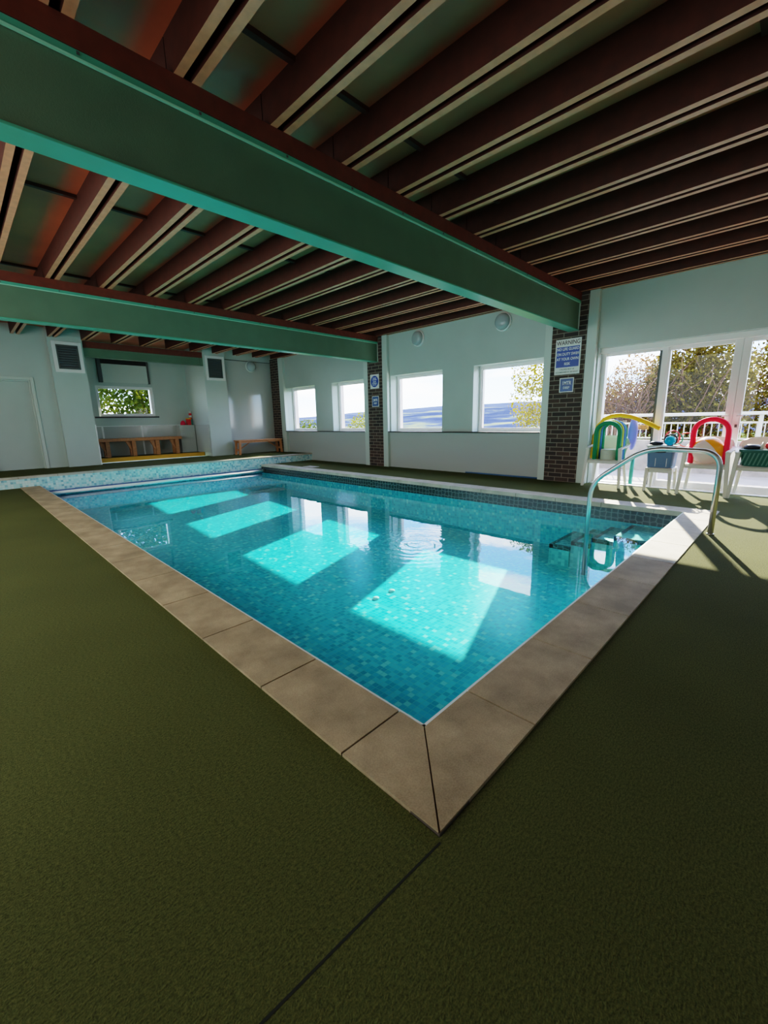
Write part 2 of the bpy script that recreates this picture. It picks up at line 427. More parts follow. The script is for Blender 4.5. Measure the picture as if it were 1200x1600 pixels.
def frame_x(mb, x0, x1, y0, y1, z0, z1, w, mi=0, wb=None):
    """rectangular frame in a wall whose plane is x = const"""
    wb = wb or w
    mb.box(x0,x1,y0,y0+w,z0,z1,mi); mb.box(x0,x1,y1-w,y1,z0,z1,mi)
    mb.box(x0,x1,y0+w,y1-w,z1-w,z1,mi); mb.box(x0,x1,y0+w,y1-w,z0,z0+wb,mi)
def frame_y(mb, y0, y1, x0, x1, z0, z1, w, mi=0):
    mb.box(x0,x0+w,y0,y1,z0,z1,mi); mb.box(x1-w,x1,y0,y1,z0,z1,mi)
    mb.box(x0+w,x1-w,y0,y1,z1-w,z1,mi); mb.box(x0+w,x1-w,y0,y1,z0,z0+w,mi)

def text_mesh(name, body, size, loc, mat, parent, axes, sx=1.0):
    cu = bpy.data.curves.new(name, 'FONT'); cu.body = body; cu.size = size; cu.align_x = 'CENTER'; cu.align_y = 'CENTER'
    cu.extrude = 0.0008; cu.resolution_u = 3; cu.offset = size*0.012
    t = bpy.data.objects.new(name, cu); COL.objects.link(t)
    bpy.context.view_layer.update()
    me = bpy.data.meshes.new_from_object(t.evaluated_get(bpy.context.evaluated_depsgraph_get()))
    bpy.data.objects.remove(t)
    X, Y, Z = (Vector(a) for a in axes); o = ORG[parent]
    for v in me.vertices:
        p = Vector(loc)+X*v.co.x*sx+Y*v.co.y+Z*v.co.z
        v.co = p-o
    me.materials.clear(); me.materials.append(mat)
    ob = bpy.data.objects.new(name, me); COL.objects.link(ob); ob.parent = parent; ORG[ob] = o
    return ob
SX = ((0,-1,0), (0,0,1), (-1,0,0))       # lettering on a wall facing -x

# ------------------------------------------------------------------ dimensions
CW = 0.29; XI0, XI1 = 0.29, 5.045; YI0, YI1 = 0.29, 9.86; XO = 5.335
ZW = -0.195; ZP = 0.20; XF = 6.76; XP = 6.67; ZJ = 3.05; ZC = 3.27
ROOM = (-3.0, 7.17, -3.0, 13.3)

# ------------------------------------------------------------------ setting
fl = slab('z', -0.12, 0.0, (-3.0, 7.17), (-3.0, 9.86), [(0.0, XO, 0.0, 9.9)])
floor = struct(fl, 'floor', M['carpet'], org=(0, 0, 0))
seam = MB(); seam.face([(-3.0, 0.19, 0.0006), (-0.01, -0.012, 0.0006), (-0.01, -0.006, 0.0006), (-3.0, 0.197, 0.0006)])
sm = struct(seam, 'trim_1', pmat('carpet_seam', lin(22, 26, 14), 0.9))
pb = MB()
def pool_floor_z(y): return -0.68 if y < 3.0 else -0.68+0.17*(y-3.0)/(YI1-3.0)
ys = [YI0, 3.0, YI1]
for a, b in zip(ys[:-1], ys[1:]):
    za, zb = pool_floor_z(a), pool_floor_z(b)
    pb.face([(XI0,a,za),(XI1,a,za),(XI1,b,zb),(XI0,b,zb)])
    pb.face([(XI0,a,za),(XI0,b,zb),(XI0,b,-0.02),(XI0,a,-0.02)])
    pb.face([(XI1,a,za),(XI1,a,ZW),(XI1,b,ZW),(XI1,b,zb)])
pb.face([(XI0,YI0,-0.68),(XI0,YI0,-0.02),(XI1,YI0,-0.02),(XI1,YI0,-0.68)])
pb.face([(XI0,YI1,pool_floor_z(YI1)),(XI1,YI1,pool_floor_z(YI1)),(XI1,YI1,ZW-0.02),(XI0,YI1,ZW-0.02)])
struct(pb, 'pool_basin', M['pool'], org=(0, 0, 0))
bd = MB(); bd.face([(XI1-0.002,YI0,ZW-0.01),(XI1-0.002,YI1,ZW-0.01),(XI1-0.002,YI1,-0.05),(XI1-0.002,YI0,-0.05)])
struct(bd, 'trim_2', M['band'], org=(0, 0, 0))
wt = MB(); wt.face([(XI0,YI0,ZW),(XI1-0.003,YI0,ZW),(XI1-0.003,YI1,ZW),(XI0,YI1,ZW)])
struct(wt, 'pool_water', M['water'], org=(2.65, 5.05, ZW))
# steps in the near corner under the window side
st = MB(); sy = [0.29, 0.805, 1.04, 1.257, 1.503]; sz = [-0.225, -0.29, -0.36, -0.43]; sx0 = [4.326, 4.33, 4.29, 4.25]
for k in range(4):
    st.box(sx0[k], XI1-0.004, sy[k] if k else 0.295, sy[k+1], -0.68, sz[k], 0)
    st.box(sx0[k], XI1-0.005, sy[k+1]-0.045, sy[k+1]+0.002, sz[k]-0.045, sz[k]+0.003, 1)
    st.box(sx0[k]-0.003, sx0[k]+0.04, sy[k] if k else 0.3, sy[k+1]-0.045, sz[k]-0.045, sz[k]+0.003, 1)
struct(st, 'pool_steps', [mosaic('step_mosaic', 0.042, [(0, lin(90, 170, 175)), (0.4, lin(125, 195, 195)), (0.75, lin(150, 210, 205))], lin(120, 190, 190)), M['band']], org=(0, 0, 0))
# coping
cp = MB(); g = 0.004
def copslab(poly, mi=0): cp.prism(poly, -0.045, 0.012, mi)
jl = [0.415]+[0.9514+0.6005*i for i in range(20)]
jl = [y for y in jl if y < YI1-0.2]+[YI1]
cp.prism([(g,0.004+g),(CW-g*0.3,CW+g*0.6),(CW,jl[0]-g),(0,jl[0]-g)], -0.045, 0.012)
for a, b in zip(jl[:-1], jl[1:]): copslab([(0,a+g),(CW,a+g),(CW,b-g),(0,b-g)])
jr = [0.5756+0.5874*i for i in range(9)]; jr = [x for x in jr if x < XI1-0.15]
cp.prism([(0.004+g,g),(jr[0]-g,0),(jr[0]-g,CW),(CW+g*0.6,CW-g*0.3)], -0.045, 0.012)
jr2 = jr+[XI1]
for i, (a, b) in enumerate(zip(jr2[:-1], jr2[1:])):
    copslab([(a+g,0),(b-g,0),(b-g,CW),(a+g,CW)], 0 if i < 4 else 1)  # slabs towards the doors are paler, sunlight painted into their colour
copslab([(XI1+g,0),(XO,0),(XO,CW+0.3),(XI1,CW+0.3),(XI1,CW)], 1)
y = CW+0.3
while y < YI1-0.05:
    b = min(y+0.6, YI1); copslab([(XI1,y+g),(XO,y+g),(XO,b-g),(XI1,b-g)], 1); y += 0.6
coping = struct(cp, 'pool_coping', [M['coping'], M['copingp']], org=(0, 0, 0))
mo = MB(); mo.box(0.003,CW-0.004,0.003,YI1,-0.06,0.006); mo.box(CW,XI1,0.003,CW-0.004,-0.06,0.006); mo.box(XI1+0.004,XO-0.003,0.003,YI1,-0.06,0.006)
struct(mo, 'trim_3', M['mortar'], org=(0, 0, 0))
rm = MB(); rm.box(CW+0.001,CW+0.013,CW,YI1,-0.05,0.008); rm.box(CW,XI1,CW+0.001,CW+0.013,-0.05,0.008)
struct(rm, 'trim_4', M['rim'], org=(0, 0, 0))
# raised platform at the far end
pf = MB(); pf.box(-3.0, XF, YI1+0.006, 11.9, 0.0, ZP)
struct(pf, 'floor_platform', M['carpet'], org=(0, 0, 0))
rs = MB(); rs.box(-3.0, XF, YI1, YI1+0.006, ZW-0.1, ZP-0.03)
struct(rs, 'trim_5', M['riser'], org=(0, 0, 0))
ed = MB(); x = -3.0
while x < XF-0.02:
    ed.box(x+0.003, min(x+0.6, XF)-0.003, YI1-0.012, YI1+0.16, ZP-0.03, ZP+0.006); x += 0.6
struct(ed, 'trim_6', M['copingp'], org=(0, 0, 0))
# alcove step
ap = MB(); ap.box(1.70, 4.48, 12.1, 12.9, ZP, 0.30)
struct(ap, 'floor_alcove', M['carpet'], org=(0, 0, 0))
ae = MB(); ae.box(1.705, 4.46, 12.07, 12.1, ZP, 0.285); ae.box(1.705, 4.46, 12.07, 12.13, 0.285, 0.306)
struct(ae, 'trim_7', M['yedge'], org=(0, 0, 0))

# window wall
OP = [(-1.6, 1.95, 0.0, 2.18), (2.81, 4.28, 0.855, 2.145), (5.05, 6.57, 0.855, 2.145), (7.46, 8.79, 0.855, 2.145), (9.565, 11.05, 0.855, 2.145)]
struct(slab('x', XF, 7.17, (1.95, 13.3), (-0.12, 3.4), OP[1:]), 'wall_right', M['white'], org=(0, 0, 0))
struct(slab('x', XF, 7.17, (-1.6, 1.95), (2.18, 3.4), []), 'wall_right_header', M['white'], org=(0, 0, 0))
struct(slab('x', XF, 7.17, (-3.0, -1.6), (-0.12, 3.4), []), 'wall_right_near', M['white'], org=(0, 0, 0))
lp = MB()
for a, b, z0 in ((2.81, 6.6, 0.0), (7.41, 11.04, 0.0)):
    lp.box(XF-0.012, XF, a, b, z0, 0.835)
struct(lp, 'wall_panel', M['gloss'], org=(0, 0, 0))
sl = MB()
for a, b in ((2.81, 6.585), (7.412, 11.06)): sl.box(XF-0.10, XF+0.02, a, b, 0.836, 0.858)
struct(sl, 'trim_8', M['sill'], org=(0, 0, 0))
# boards beside the brick pillars
BO = [(1.97, 2.12, 0), (2.686, 2.81, 0), (6.6, 6.755, 0), (7.262, 7.41, 0), (11.04, 11.28, ZP)]
bo = MB()
for a, b, z in BO: bo.box(XP, XF+0.01, a, b, z, ZJ)
struct(bo, 'trim_9', M['trimw'], bevel=0.004, org=(0, 0, 0))
# far wall with alcove
fw = MB()
fw.box(-3.0, -0.2, 11.65, 13.3, -0.1, 3.4); fw.box(0.655, 1.70, 11.65, 13.3, -0.1, 3.4); fw.box(-0.2, 0.655, 11.65, 13.3, 2.13, 3.4); fw.box(-0.2, 0.655, 11.80, 13.3, -0.1, 2.13)
fw.box(1.06, 1.70, 11.50, 11.65, ZP, 3.27)
fr_ = MB(); fr_.box(4.48, 5.11, 11.57, 13.3, -0.1, 3.4); fr_.box(5.11, 6.9, 11.75, 13.3, -0.1, 3.4)
ab = slab('y', 12.9, 13.3, (1.70, 4.48), (-0.1, 3.4), [(2.115, 3.51, 1.367, 2.17)])
struct(fw, 'wall_far_left', M['white'], org=(0, 0, 0)); struct(fr_, 'wall_far_right', M['white'], org=(0, 0, 0)); struct(ab, 'wall_alcove', M['white'], org=(0, 0, 0))
tr = MB(); tr.box(0.655, 0.715, 11.625, 11.65, ZP, 2.19); tr.box(-0.26, -0.2, 11.625, 11.65, ZP, 2.19); tr.box(-0.2, 0.655, 11.625, 11.65, 2.13, 2.19)
tr.box(0.63, 0.655, 11.70, 11.80, ZP, 2.105); tr.box(-0.2, 0.655, 11.70, 11.80, 2.105, 2.13)
struct(tr, 'trim_10', M['trimw'], org=(0, 0, 0), bevel=0.005)
gp = MB(); gp.box(5.13, 6.66, 11.742, 11.75, ZP, 2.93)
struct(gp, 'wall_gloss', M['gloss'], org=(0, 0, 0))
cd = MB(); cd.tube([(5.13, 11.74, 2.945), (6.69, 11.74, 2.945)], 0.009, 6)
struct(cd, 'trim_11', M['hatchg'], org=(0, 0, 0))
# low white panels of the alcove
lo = MB(); lo.box(1.705, 4.475, 12.88, 12.9, 0.3, 1.10); lo.box(4.46, 4.48, 11.6, 12.55, 0.3, 1.10)
struct(lo, 'wall_panel', M['gloss'], org=(0, 0, 0))
j = MB()
for x in (2.13, 3.085): j.box(x-0.02, x+0.02, 12.87, 12.88, 0.3, 1.10)
j.box(1.71, 4.2, 12.865, 12.89, 1.10, 1.115); j.box(1.695, 1.712, 11.488, 11.52, ZP, 1.15)
struct(j, 'trim_12', M['letter'], org=(0, 0, 0))
lb = MB(); lb.box(4.02, 4.458, 12.58, 12.88, 0.30, 1.10)
struct(lb, 'wall_ledge', M['gloss'], org=(0, 0, 0), bevel=0.006)
# walls behind the photographer
struct(slab('y', -3.15, -3.0, (-3.2, 7.17), (-0.12, 3.4), []), 'wall_near', M['white'], org=(0, 0, 0))
struct(slab('x', -3.15, -3.0, (-3.0, 13.3), (-0.12, 3.4), []), 'wall_left', M['white'], org=(0, 0, 0))
struct(slab('z', ZC, ZC+0.14, (-3.2, 7.5), (-3.2, 13.5), []), 'ceiling', M['ceil'], org=(0, 0, 0))
bt = MB()
for yb in (-0.1, 4.7, 9.6): bt.box(-3.0, XF, yb-0.022, yb+0.022, ZC-0.03, ZC)
for yb in (1.95, 7.3): bt.box(-3.0, XF, yb-0.02, yb+0.02, ZC-0.03, ZC)
struct(bt, 'trim_13', M['joist'], org=(0, 0, 0))

# windows
def window_x(n, y0, y1, z0, z1):
    f = MB(); frame_x(f, 6.98, 7.05, y0, y1, z0, z1, 0.05); frame_x(f, 7.0, 7.04, y0+0.05, y1-0.05, z0+0.05, z1-0.05, 0.022)
    r = struct(f, 'window_%d' % n, M['upvc'], org=(7.0, (y0+y1)/2, z0), bevel=0.004)
    p = MB(); p.face([(7.02,y0+0.06,z0+0.06),(7.02,y0+0.06,z1-0.06),(7.02,y1-0.06,z1-0.06),(7.02,y1-0.06,z0+0.06)]); struct(p, 'window_pane', M['glass'], r)
for i, (a, b, c, d) in enumerate(OP[1:]): window_x(i+1, a, b, c, d)
f = MB(); frame_y(f, 12.94, 13.0, 2.115, 3.51, 1.367, 2.17, 0.05); frame_y(f, 12.95, 12.99, 2.165, 3.46, 1.417, 2.12, 0.02)
r = struct(f, 'window_5', M['upvc'], org=(2.8, 12.97, 1.367), bevel=0.004)
p = MB(); p.face([(2.17,12.97,1.42),(3.455,12.97,1.42),(3.455,12.97,2.115),(2.17,12.97,2.115)]); struct(p, 'window_pane', M['glass'], r)
sl2 = MB(); sl2.box(2.0, 3.58, 12.84, 12.94, 1.325, 1.366); struct(sl2, 'trim_14', M['sill'], org=(0, 0, 0))
rv = MB()
for a, b, c, d in OP[1:]: frame_x(rv, 7.051, 7.172, a-0.001, b+0.001, c-0.001, d+0.001, 0.012)
struct(rv, 'trim_15', M['render'], org=(0, 0, 0))
# glazed doors
f = MB(); frame_x(f, 6.93, 7.05, -1.6, 1.95, 0.0, 2.18, 0.07, wb=0.03)
f.box(6.93, 7.05, 1.02, 1.10, 0.03, 2.11); f.box(6.86, 6.93, -1.6, 1.95, 2.10, 2.18); f.box(6.80, 6.93, -1.6, 1.95, 0.0, 0.014)
door = struct(f, 'door_1', M['upvc'], org=(7.0, 0.2, 0), bevel=0.004)
p = MB(); p.face([(6.992,1.10,0.03),(6.992,1.10,2.11),(6.992,1.88,2.11),(6.992,1.88,0.03)]); struct(p, 'side_pane', M['glass'], door)
s_ = MB(); s_.box(6.95, 6.99, 1.1, 1.135, 0.03, 2.11); struct(s_, 'grey_gasket', M['hatchg'], door)
f = MB(); f.box(6.945, 7.02, 1.10, 1.88, 2.065, 2.11); struct(f, 'pane_head', M['upvc'], door)
for y0, y1, wl, wh in ((0.166, 1.02, 0.088, 0.028), (-0.69, 0.164, 0.05, 0.088), (-1.53, -0.694, 0.088, 0.05)):
    lf = MB(); lf.box(6.945, 7.02, y0, y0+wl, 0.03, 2.11); lf.box(6.945, 7.02, y1-wh, y1, 0.03, 2.11); lf.box(6.945, 7.02, y0+wl, y1-wh, 2.055, 2.11); lf.box(6.945, 7.02, y0+wl, y1-wh, 0.03, 0.11)
    leaf = struct(lf, 'door_leaf', M['upvc'], door, bevel=0.004)
    p = MB(); p.face([(6.987,y0+wl,0.11),(6.987,y0+wl,2.055),(6.987,y1-wh,2.055),(6.987,y1-wh,0.11)]); struct(p, 'door_pane', M['glass'], leaf)
    if y0 > -0.7 :
        yy = 0.115 if y0 < 0 else 0.215
        h = MB(); h.box(6.935, 6.947, yy-0.018, yy+0.018, 0.90, 1.13); h.tube([(6.93,yy,1.08),(6.90,yy,1.08),(6.90,yy+(0.11 if y0>0 else -0.11)*0.6,1.085)], 0.011, 8)
        struct(h, 'door_handle', M['upvc'], leaf)
        if y0 < 0:
            k = MB(); k.box(6.929, 6.936, yy-0.014, yy+0.014, 0.925, 0.965); struct(k, 'lock_cylinder', M['hatchg'], leaf)

# ------------------------------------------------------------------ pillars, beams, joists
for lab, a, b, z in (('dark brick pillar carrying the nearer green beam, beside the glazed doors', 2.12, 2.686, 0.0),
                     ('dark brick pillar between the two window bays, carrying the second green beam', 6.755, 7.262, 0.0),
                     ('narrow dark brick pillar in the far corner behind the slim bench', 11.28, 11.74, ZP)):
    q = MB(); q.box(XP, XF, a, b, z, ZJ)
    tag(q.build('brick_pillar', M['brick']), lab, 'pillar', 'brick pillars on the window wall')

def steel_beam(y0, y1, label):
    t = thing('steel_beam', label, 'beam', (1.8, (y0+y1)/2, 2.48), 'green beams across the pool')
    w = MB(); w.box(-3.0, XP-0.012, y0+0.018, y1-0.018, 2.495, 2.895); w.build('web', M['beam'], t)
    a = MB(); a.box(-3.0, XP-0.006, y0, y1, 2.48, 2.495); a.build('bottom_flange', M['flange'], t, bevel=0.003)
    c = MB(); c.box(-3.0, XP-0.006, y0, y1, 2.895, 2.93); c.build('top_flange', M['flange'], t, bevel=0.003)
    c = MB(); c.box(-3.0, XP-0.006, y0-0.004, y0+0.012, 2.886, 2.895); c.build('flange_highlight', M['edge'], t)  # thin strip added to draw the highlight under the top flange
    e = MB(); e.box(XP-0.012, XP, y0+0.005, y1-0.005, 2.495, 2.90); e.build('end_plate', M['trimw'], t)
    bl = MB()
    for k in range(14):
        xx = -1.2+0.6*k
        if xx < 6.5: bl.box(xx-0.007, xx+0.007, y0-0.004, y0, 2.908, 2.922)
    bl.build('bolt_heads', M['hatchg'], t)
    q = MB(); q.box(-3.0, XP, y0-0.005, y1+0.005, 2.931, ZJ)
    return q
q = steel_beam(2.25, 2.42, 'large green steel beam nearest the viewer, ending at the pillar with the warning sign')
tag(q.build('timber_plate', M['plate']), 'red brown timber plate lying on the nearer large green beam', 'timber plate', 'timber plates on the beams')
q = steel_beam(6.88, 7.05, 'second large green steel beam, farther off, ending at the pillar between window bays')
tag(q.build('timber_plate', M['plate']), 'red brown timber plate lying on the second large green beam', 'timber plate', 'timber plates on the beams')
t = thing('steel_beam', 'small short green beam spanning the alcove opening between the two vented columns', 'beam', (3.05, 11.66, 2.70), 'green beams across the pool')
w = MB(); w.box(1.70, 4.48, 11.60, 11.72, 2.72, 2.90); w.build('web', M['beam'], t)
w = MB(); w.box(1.70, 4.48, 11.585, 11.735, 2.885, 2.905); w.box(1.70, 4.48, 11.585, 11.735, 2.705, 2.72); w.build('flanges', M['beam'], t)
w = MB(); w.box(4.40, 4.478, 11.572, 11.584, 2.69, 2.904); w.build('end_bracket', M['beam'], t)
w = MB(); w.box(1.70, 4.48, 11.585, 11.735, 2.906, ZJ)
tag(w.build('timber_plate', M['plate']), 'red brown timber plate on the small green beam over the alcove', 'timber plate', 'timber plates on the beams')

ORDN = ['first','second','third','fourth','fifth','sixth','seventh','eighth','ninth','tenth','eleventh','twelfth','thirteenth','fourteenth']
BAYS = [(-3.0, 2.33, 'bay before the nearest big green beam', 'joists of the near ceiling bay'),
        (2.34, 6.96, 'bay between the two big green beams', 'joists of the middle ceiling bay'),
        (6.97, 11.56, 'bay beyond the second big green beam', 'joists of the far ceiling bay')]
for y0, y1, bl, gr in BAYS:
    proto = None
    for i in range(10, -3, -1):
        x = 0.465+0.613*i
        lab = 'brown double ceiling joist, %s from window wall, %s' % (ORDN[10-i], bl)
        if proto is None:
            proto = thing('ceiling_joist', lab, 'joist', (x, y0, ZJ), gr)
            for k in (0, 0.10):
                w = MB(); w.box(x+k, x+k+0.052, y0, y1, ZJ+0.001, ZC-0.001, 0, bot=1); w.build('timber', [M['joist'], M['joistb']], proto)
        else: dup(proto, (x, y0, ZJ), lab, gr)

# ------------------------------------------------------------------ signs
def panel(mb, y0, y1, z0, z1, x, th=0.004, mi=0): mb.box(x-th, x, y0, y1, z0, z1, mi)
s = thing('warning_sign', 'large white and blue WARNING no life guard sign on the nearer brick pillar', 'sign', (XP, 2.4, 1.815))
w = MB(); panel(w, 2.195, 2.61, 1.815, 2.375, XP-0.002); w.build('sign_board', M['signw'], s)
w = MB(); panel(w, 2.215, 2.59, 1.93, 2.255, XP-0.006, 0.001); bp_ = w.build('blue_panel', M['signb'], s)
text_mesh('lettering', 'WARNING', 0.092, (XP-0.0075, 2.4025, 2.315), M['ink'], s, SX, 0.86)
for k, tx in enumerate(('NO LIFE GUARD', 'ON DUTY SWIM', 'AT YOUR OWN', 'RISK')):
    text_mesh('lettering', tx, 0.062, (XP-0.0085, 2.4025, 2.215-0.078*k), M['letter'], bp_, SX, 0.80)
for k, tx in enumerate(('CHILDREN MUST BE', 'ACCOMPANIED BY AN ADULT')):
    text_mesh('lettering', tx, 0.034, (XP-0.0075, 2.4025, 1.895-0.045*k), M['grey'], s, SX, 0.80)
def depth_sign(yc, zc, h, w_, top, label):
    s = thing('depth_sign', label, 'sign', (XP, yc, zc-h/2), 'pool depth signs')
    w = MB(); panel(w, yc-w_/2, yc+w_/2, zc-h/2, zc+h/2, XP-0.002); w.build('sign_board', M['signw'], s)
    w = MB(); panel(w, yc-w_/2+0.014, yc+w_/2-0.014, zc-h/2+0.014, zc+h/2-0.014, XP-0.006, 0.001); bp_ = w.build('blue_panel', M['signd'], s)
    text_mesh('lettering', top, 0.085, (XP-0.0085, yc, zc+0.03), M['letter'], bp_, SX, 0.72)
    text_mesh('lettering', 'DEEP', 0.055, (XP-0.0085, yc, zc-0.045), M['letter'], bp_, SX, 0.85)
depth_sign(2.39, 1.64, 0.235, 0.235, '1MTR', 'small square blue 1 MTR DEEP sign below the warning sign')
depth_sign(7.0, 1.575, 0.25, 0.235, '2MTR', 'small blue 2 MTR DEEP sign on the pillar between window bays')
s = thing('notice_sign', 'white notice with a round blue panel, above the 2 MTR DEEP sign', 'sign', (XP, 7.015, 1.88))
w = MB(); panel(w, 6.865, 7.165, 1.88, 2.21, XP-0.002); w.build('sign_board', M['signw'], s)
w = MB(); w.lathe([(0.132, -0.001), (0.132, 0.0)], (XP-0.0062, 7.015, 2.045), 'x', 32); bp_ = w.build('round_panel', M['signb'], s)
for tx, dz, sz_ in (('PLEASE', 0.075, 0.04), ('SHOWER', 0.037, 0.04), ('BEFORE', -0.008, 0.036), ('ENTERING', -0.046, 0.036), ('THE POOL', -0.082, 0.032)):
    text_mesh('lettering', tx, sz_, (XP-0.0085, 7.015, 2.045+dz), M['letter'], bp_, SX, 0.9)

# ------------------------------------------------------------------ wall fittings
def lamp_x(y, z, label):
    t = thing('wall_lamp', label, 'lamp', (XF, y, z), 'round bulkhead wall lamps')
    w = MB(); w.lathe([(0.165, 0.0), (0.165, -0.03), (0.15, -0.045)], (XF, y, z), 'x', 32); w.build('base_ring', M['upvc'], t, smooth=False)
    w = MB(); w.lathe([(0.148, -0.045), (0.142, -0.075), (0.115, -0.10), (0.07, -0.115), (0.005, -0.12)], (XF, y, z), 'x', 32); w.build('diffuser', M['lampd'], t, smooth=True)
lamp_x(5.70, 2.85, 'round white wall lamp high over the first window left of the near pillar bay')
lamp_x(3.66, 2.855, 'round white wall lamp just left of the nearer green beam end')
ORDL = [o for o in COL.objects if o.name.startswith('wall_lamp')]
ORDL[0]['label'] = 'round white wall lamp above the plain window beside the middle brick pillar'
t = thing('wall_lamp', 'round white wall lamp on the glossy far wall above the slim bench', 'lamp', (6.0, 11.742, 2.8), 'round bulkhead wall lamps')
w = MB(); w.lathe([(0.165, 0.0), (0.165, -0.03), (0.15, -0.045)], (6.0, 11.742, 2.8), 'y', 32); w.build('base_ring', M['trimw'], t)
w = MB(); w.lathe([(0.148, -0.045), (0.142, -0.075), (0.115, -0.10), (0.07, -0.115), (0.005, -0.12)], (6.0, 11.742, 2.8), 'y', 32); w.build('diffuser', M['lampd'], t, smooth=True)
def vent(x0, x1, z0, z1, label, o=0.0):
    t = thing('vent_grille', label, 'vent', ((x0+x1)/2, 11.57+o, z0), 'dark louvred vents on the columns')
    w = MB(); frame_y(w, 11.545+o, 11.57+o, x0-0.1, x1+0.1, z0-0.1, z1+0.1, 0.07); w.build('surround', M['upvc'], t, bevel=0.004)
    w = MB(); frame_y(w, 11.540+o, 11.57+o, x0-0.03, x1+0.03, z0-0.03, z1+0.03, 0.03); w.build('frame', M['hatchg'], t)
    w = MB(); w.box(x0, x1, 11.566+o, 11.57+o, z0, z1); n = 9
    for k in range(n):
        zz = z0+(z1-z0)*(k+0.5)/n
        w.face([(x0, 11.566+o, zz+0.020), (x1, 11.566+o, zz+0.020), (x1, 11.545+o, zz-0.012), (x0, 11.545+o, zz-0.012)])
    w.build('louvres', M['louvre'], t)
vent(1.22, 1.57, 2.42, 2.88, 'dark louvred vent in white frame on the left white column', -0.07)
vent(4.63, 4.98, 2.42, 2.88, 'dark louvred vent in white frame on the column right of the alcove')
t = thing('hatch_panel', 'pale hinged hatch panel in a dark frame above the alcove window', 'hatch', (2.83, 12.9, 2.25))
w = MB(); w.box(2.22, 2.30, 12.82, 12.9, 2.25, 2.86); w.box(3.41, 3.45, 12.82, 12.9, 2.25, 2.86); w.box(2.22, 3.45, 12.82, 12.9, 2.86, 2.869); w.build('frame', M['hatchg'], t)
w = MB(); w.box(2.30, 3.41, 12.86, 12.9, 2.72, 2.86); w.build('dark_gap', M['dark'], t)
w = MB(); w.box(2.31, 3.40, 12.83, 12.86, 2.26, 2.73); w.build('panel', M['trimw'], t)
w = MB(); w.box(2.26, 3.70, 12.84, 12.9, 2.87, 2.90); w.build('top_strip', M['copingp'], t)

# ------------------------------------------------------------------ far furniture
t = thing('wooden_bench', 'long chunky wooden bench under the alcove window', 'bench', (2.95, 12.55, 0.30))
w = MB(); w.box(1.80, 3.98, 12.40, 12.57, 0.705, 0.785); w.box(1.80, 3.98, 12.58, 12.75, 0.705, 0.785); w.build('seat', M['wood'], t, bevel=0.008)
for x in (2.09, 2.71, 3.31, 3.84):
    w = MB(); w.frust((x, 12.46, 0.30), (x, 12.46, 0.705), 0.05, 0.04, 0.05, 0.05); w.frust((x, 12.70, 0.30), (x, 12.70, 0.705), 0.05, 0.04, 0.05, 0.04)
    lg = w.build('leg', M['wood'], t, bevel=0.006)
    b = MB(); b.frust((x-0.06, 12.47, 0.45), (x-0.15, 12.47, 0.705), 0.02, 0.025, 0.04, 0.025); b.build('bracket', M['wood'], lg)
t = thing('slim_bench', 'slim wooden bench with slanting braces against the glossy far wall', 'bench', (5.85, 11.35, ZP))
w = MB(); w.box(5.12, 6.60, 11.19, 11.50, 0.60, 0.63); w.build('seat', M['wood2'], t, bevel=0.006)
w = MB(); w.box(5.16, 6.56, 11.22, 11.245, 0.545, 0.60); w.build('apron', M['wood2'], t); w = MB(); w.box(5.16, 6.56, 11.445, 11.47, 0.545, 0.60); w.build('apron', M['wood2'], t)
for x in (5.18, 6.54):
    for yy in (11.225, 11.465):
        w = MB(); w.frust((x+(-0.03 if x < 6 else 0.03), yy, ZP), (x, yy, 0.60), 0.03, 0.025, 0.034, 0.028); w.build('leg', M['wood2'], t, bevel=0.004)
    w = MB(); w.box(x-0.02, x+0.02, 11.24, 11.45, 0.32, 0.37); w.build('stretcher', M['wood2'], t)
for a, b in ((5.20, 5.62), (6.52, 6.10)):
    w = MB(); w.tube([(a, 11.345, 0.345), (b, 11.345, 0.59)], 0.016, 6); w.build('brace', M['wood2'], t)
# toys on the ledge
w = MB(); w.box(4.30, 4.40, 12.66, 12.80, 1.101, 1.29); w.box(4.295, 4.405, 12.655, 12.805, 1.27, 1.30, 1)
tag(w.build('toy_box', [M['red'], M['yellow']], bevel=0.004), 'red toy box with a yellow lid on the alcove ledge', 'toy')
w = MB(); w.lathe([(0.07, 0), (0.075, 0.04), (0.05, 0.10), (0.02, 0.13)], (4.17, 12.7, 1.101), 'z', 16)
tag(w.build('toy_cone', M['pink'], smooth=True), 'small pink red rounded toy at the left end of the alcove ledge', 'toy')
w = MB(); w.box(4.41, 4.455, 12.72, 12.80, 1.101, 1.26)
tag(w.build('toy_block', M['teal'], bevel=0.004), 'pale teal toy block in the ledge corner beside the red box', 'toy')
w = MB()
for k in range(4): w.box(4.40, 4.455, 12.72, 12.80, 1.2605+0.062*k, 1.3225+0.062*k, k % 2)
tag(w.build('toy_tower', [M['red'], M['ballw']], bevel=0.003), 'red and white striped toy tower standing on the teal block', 'toy')
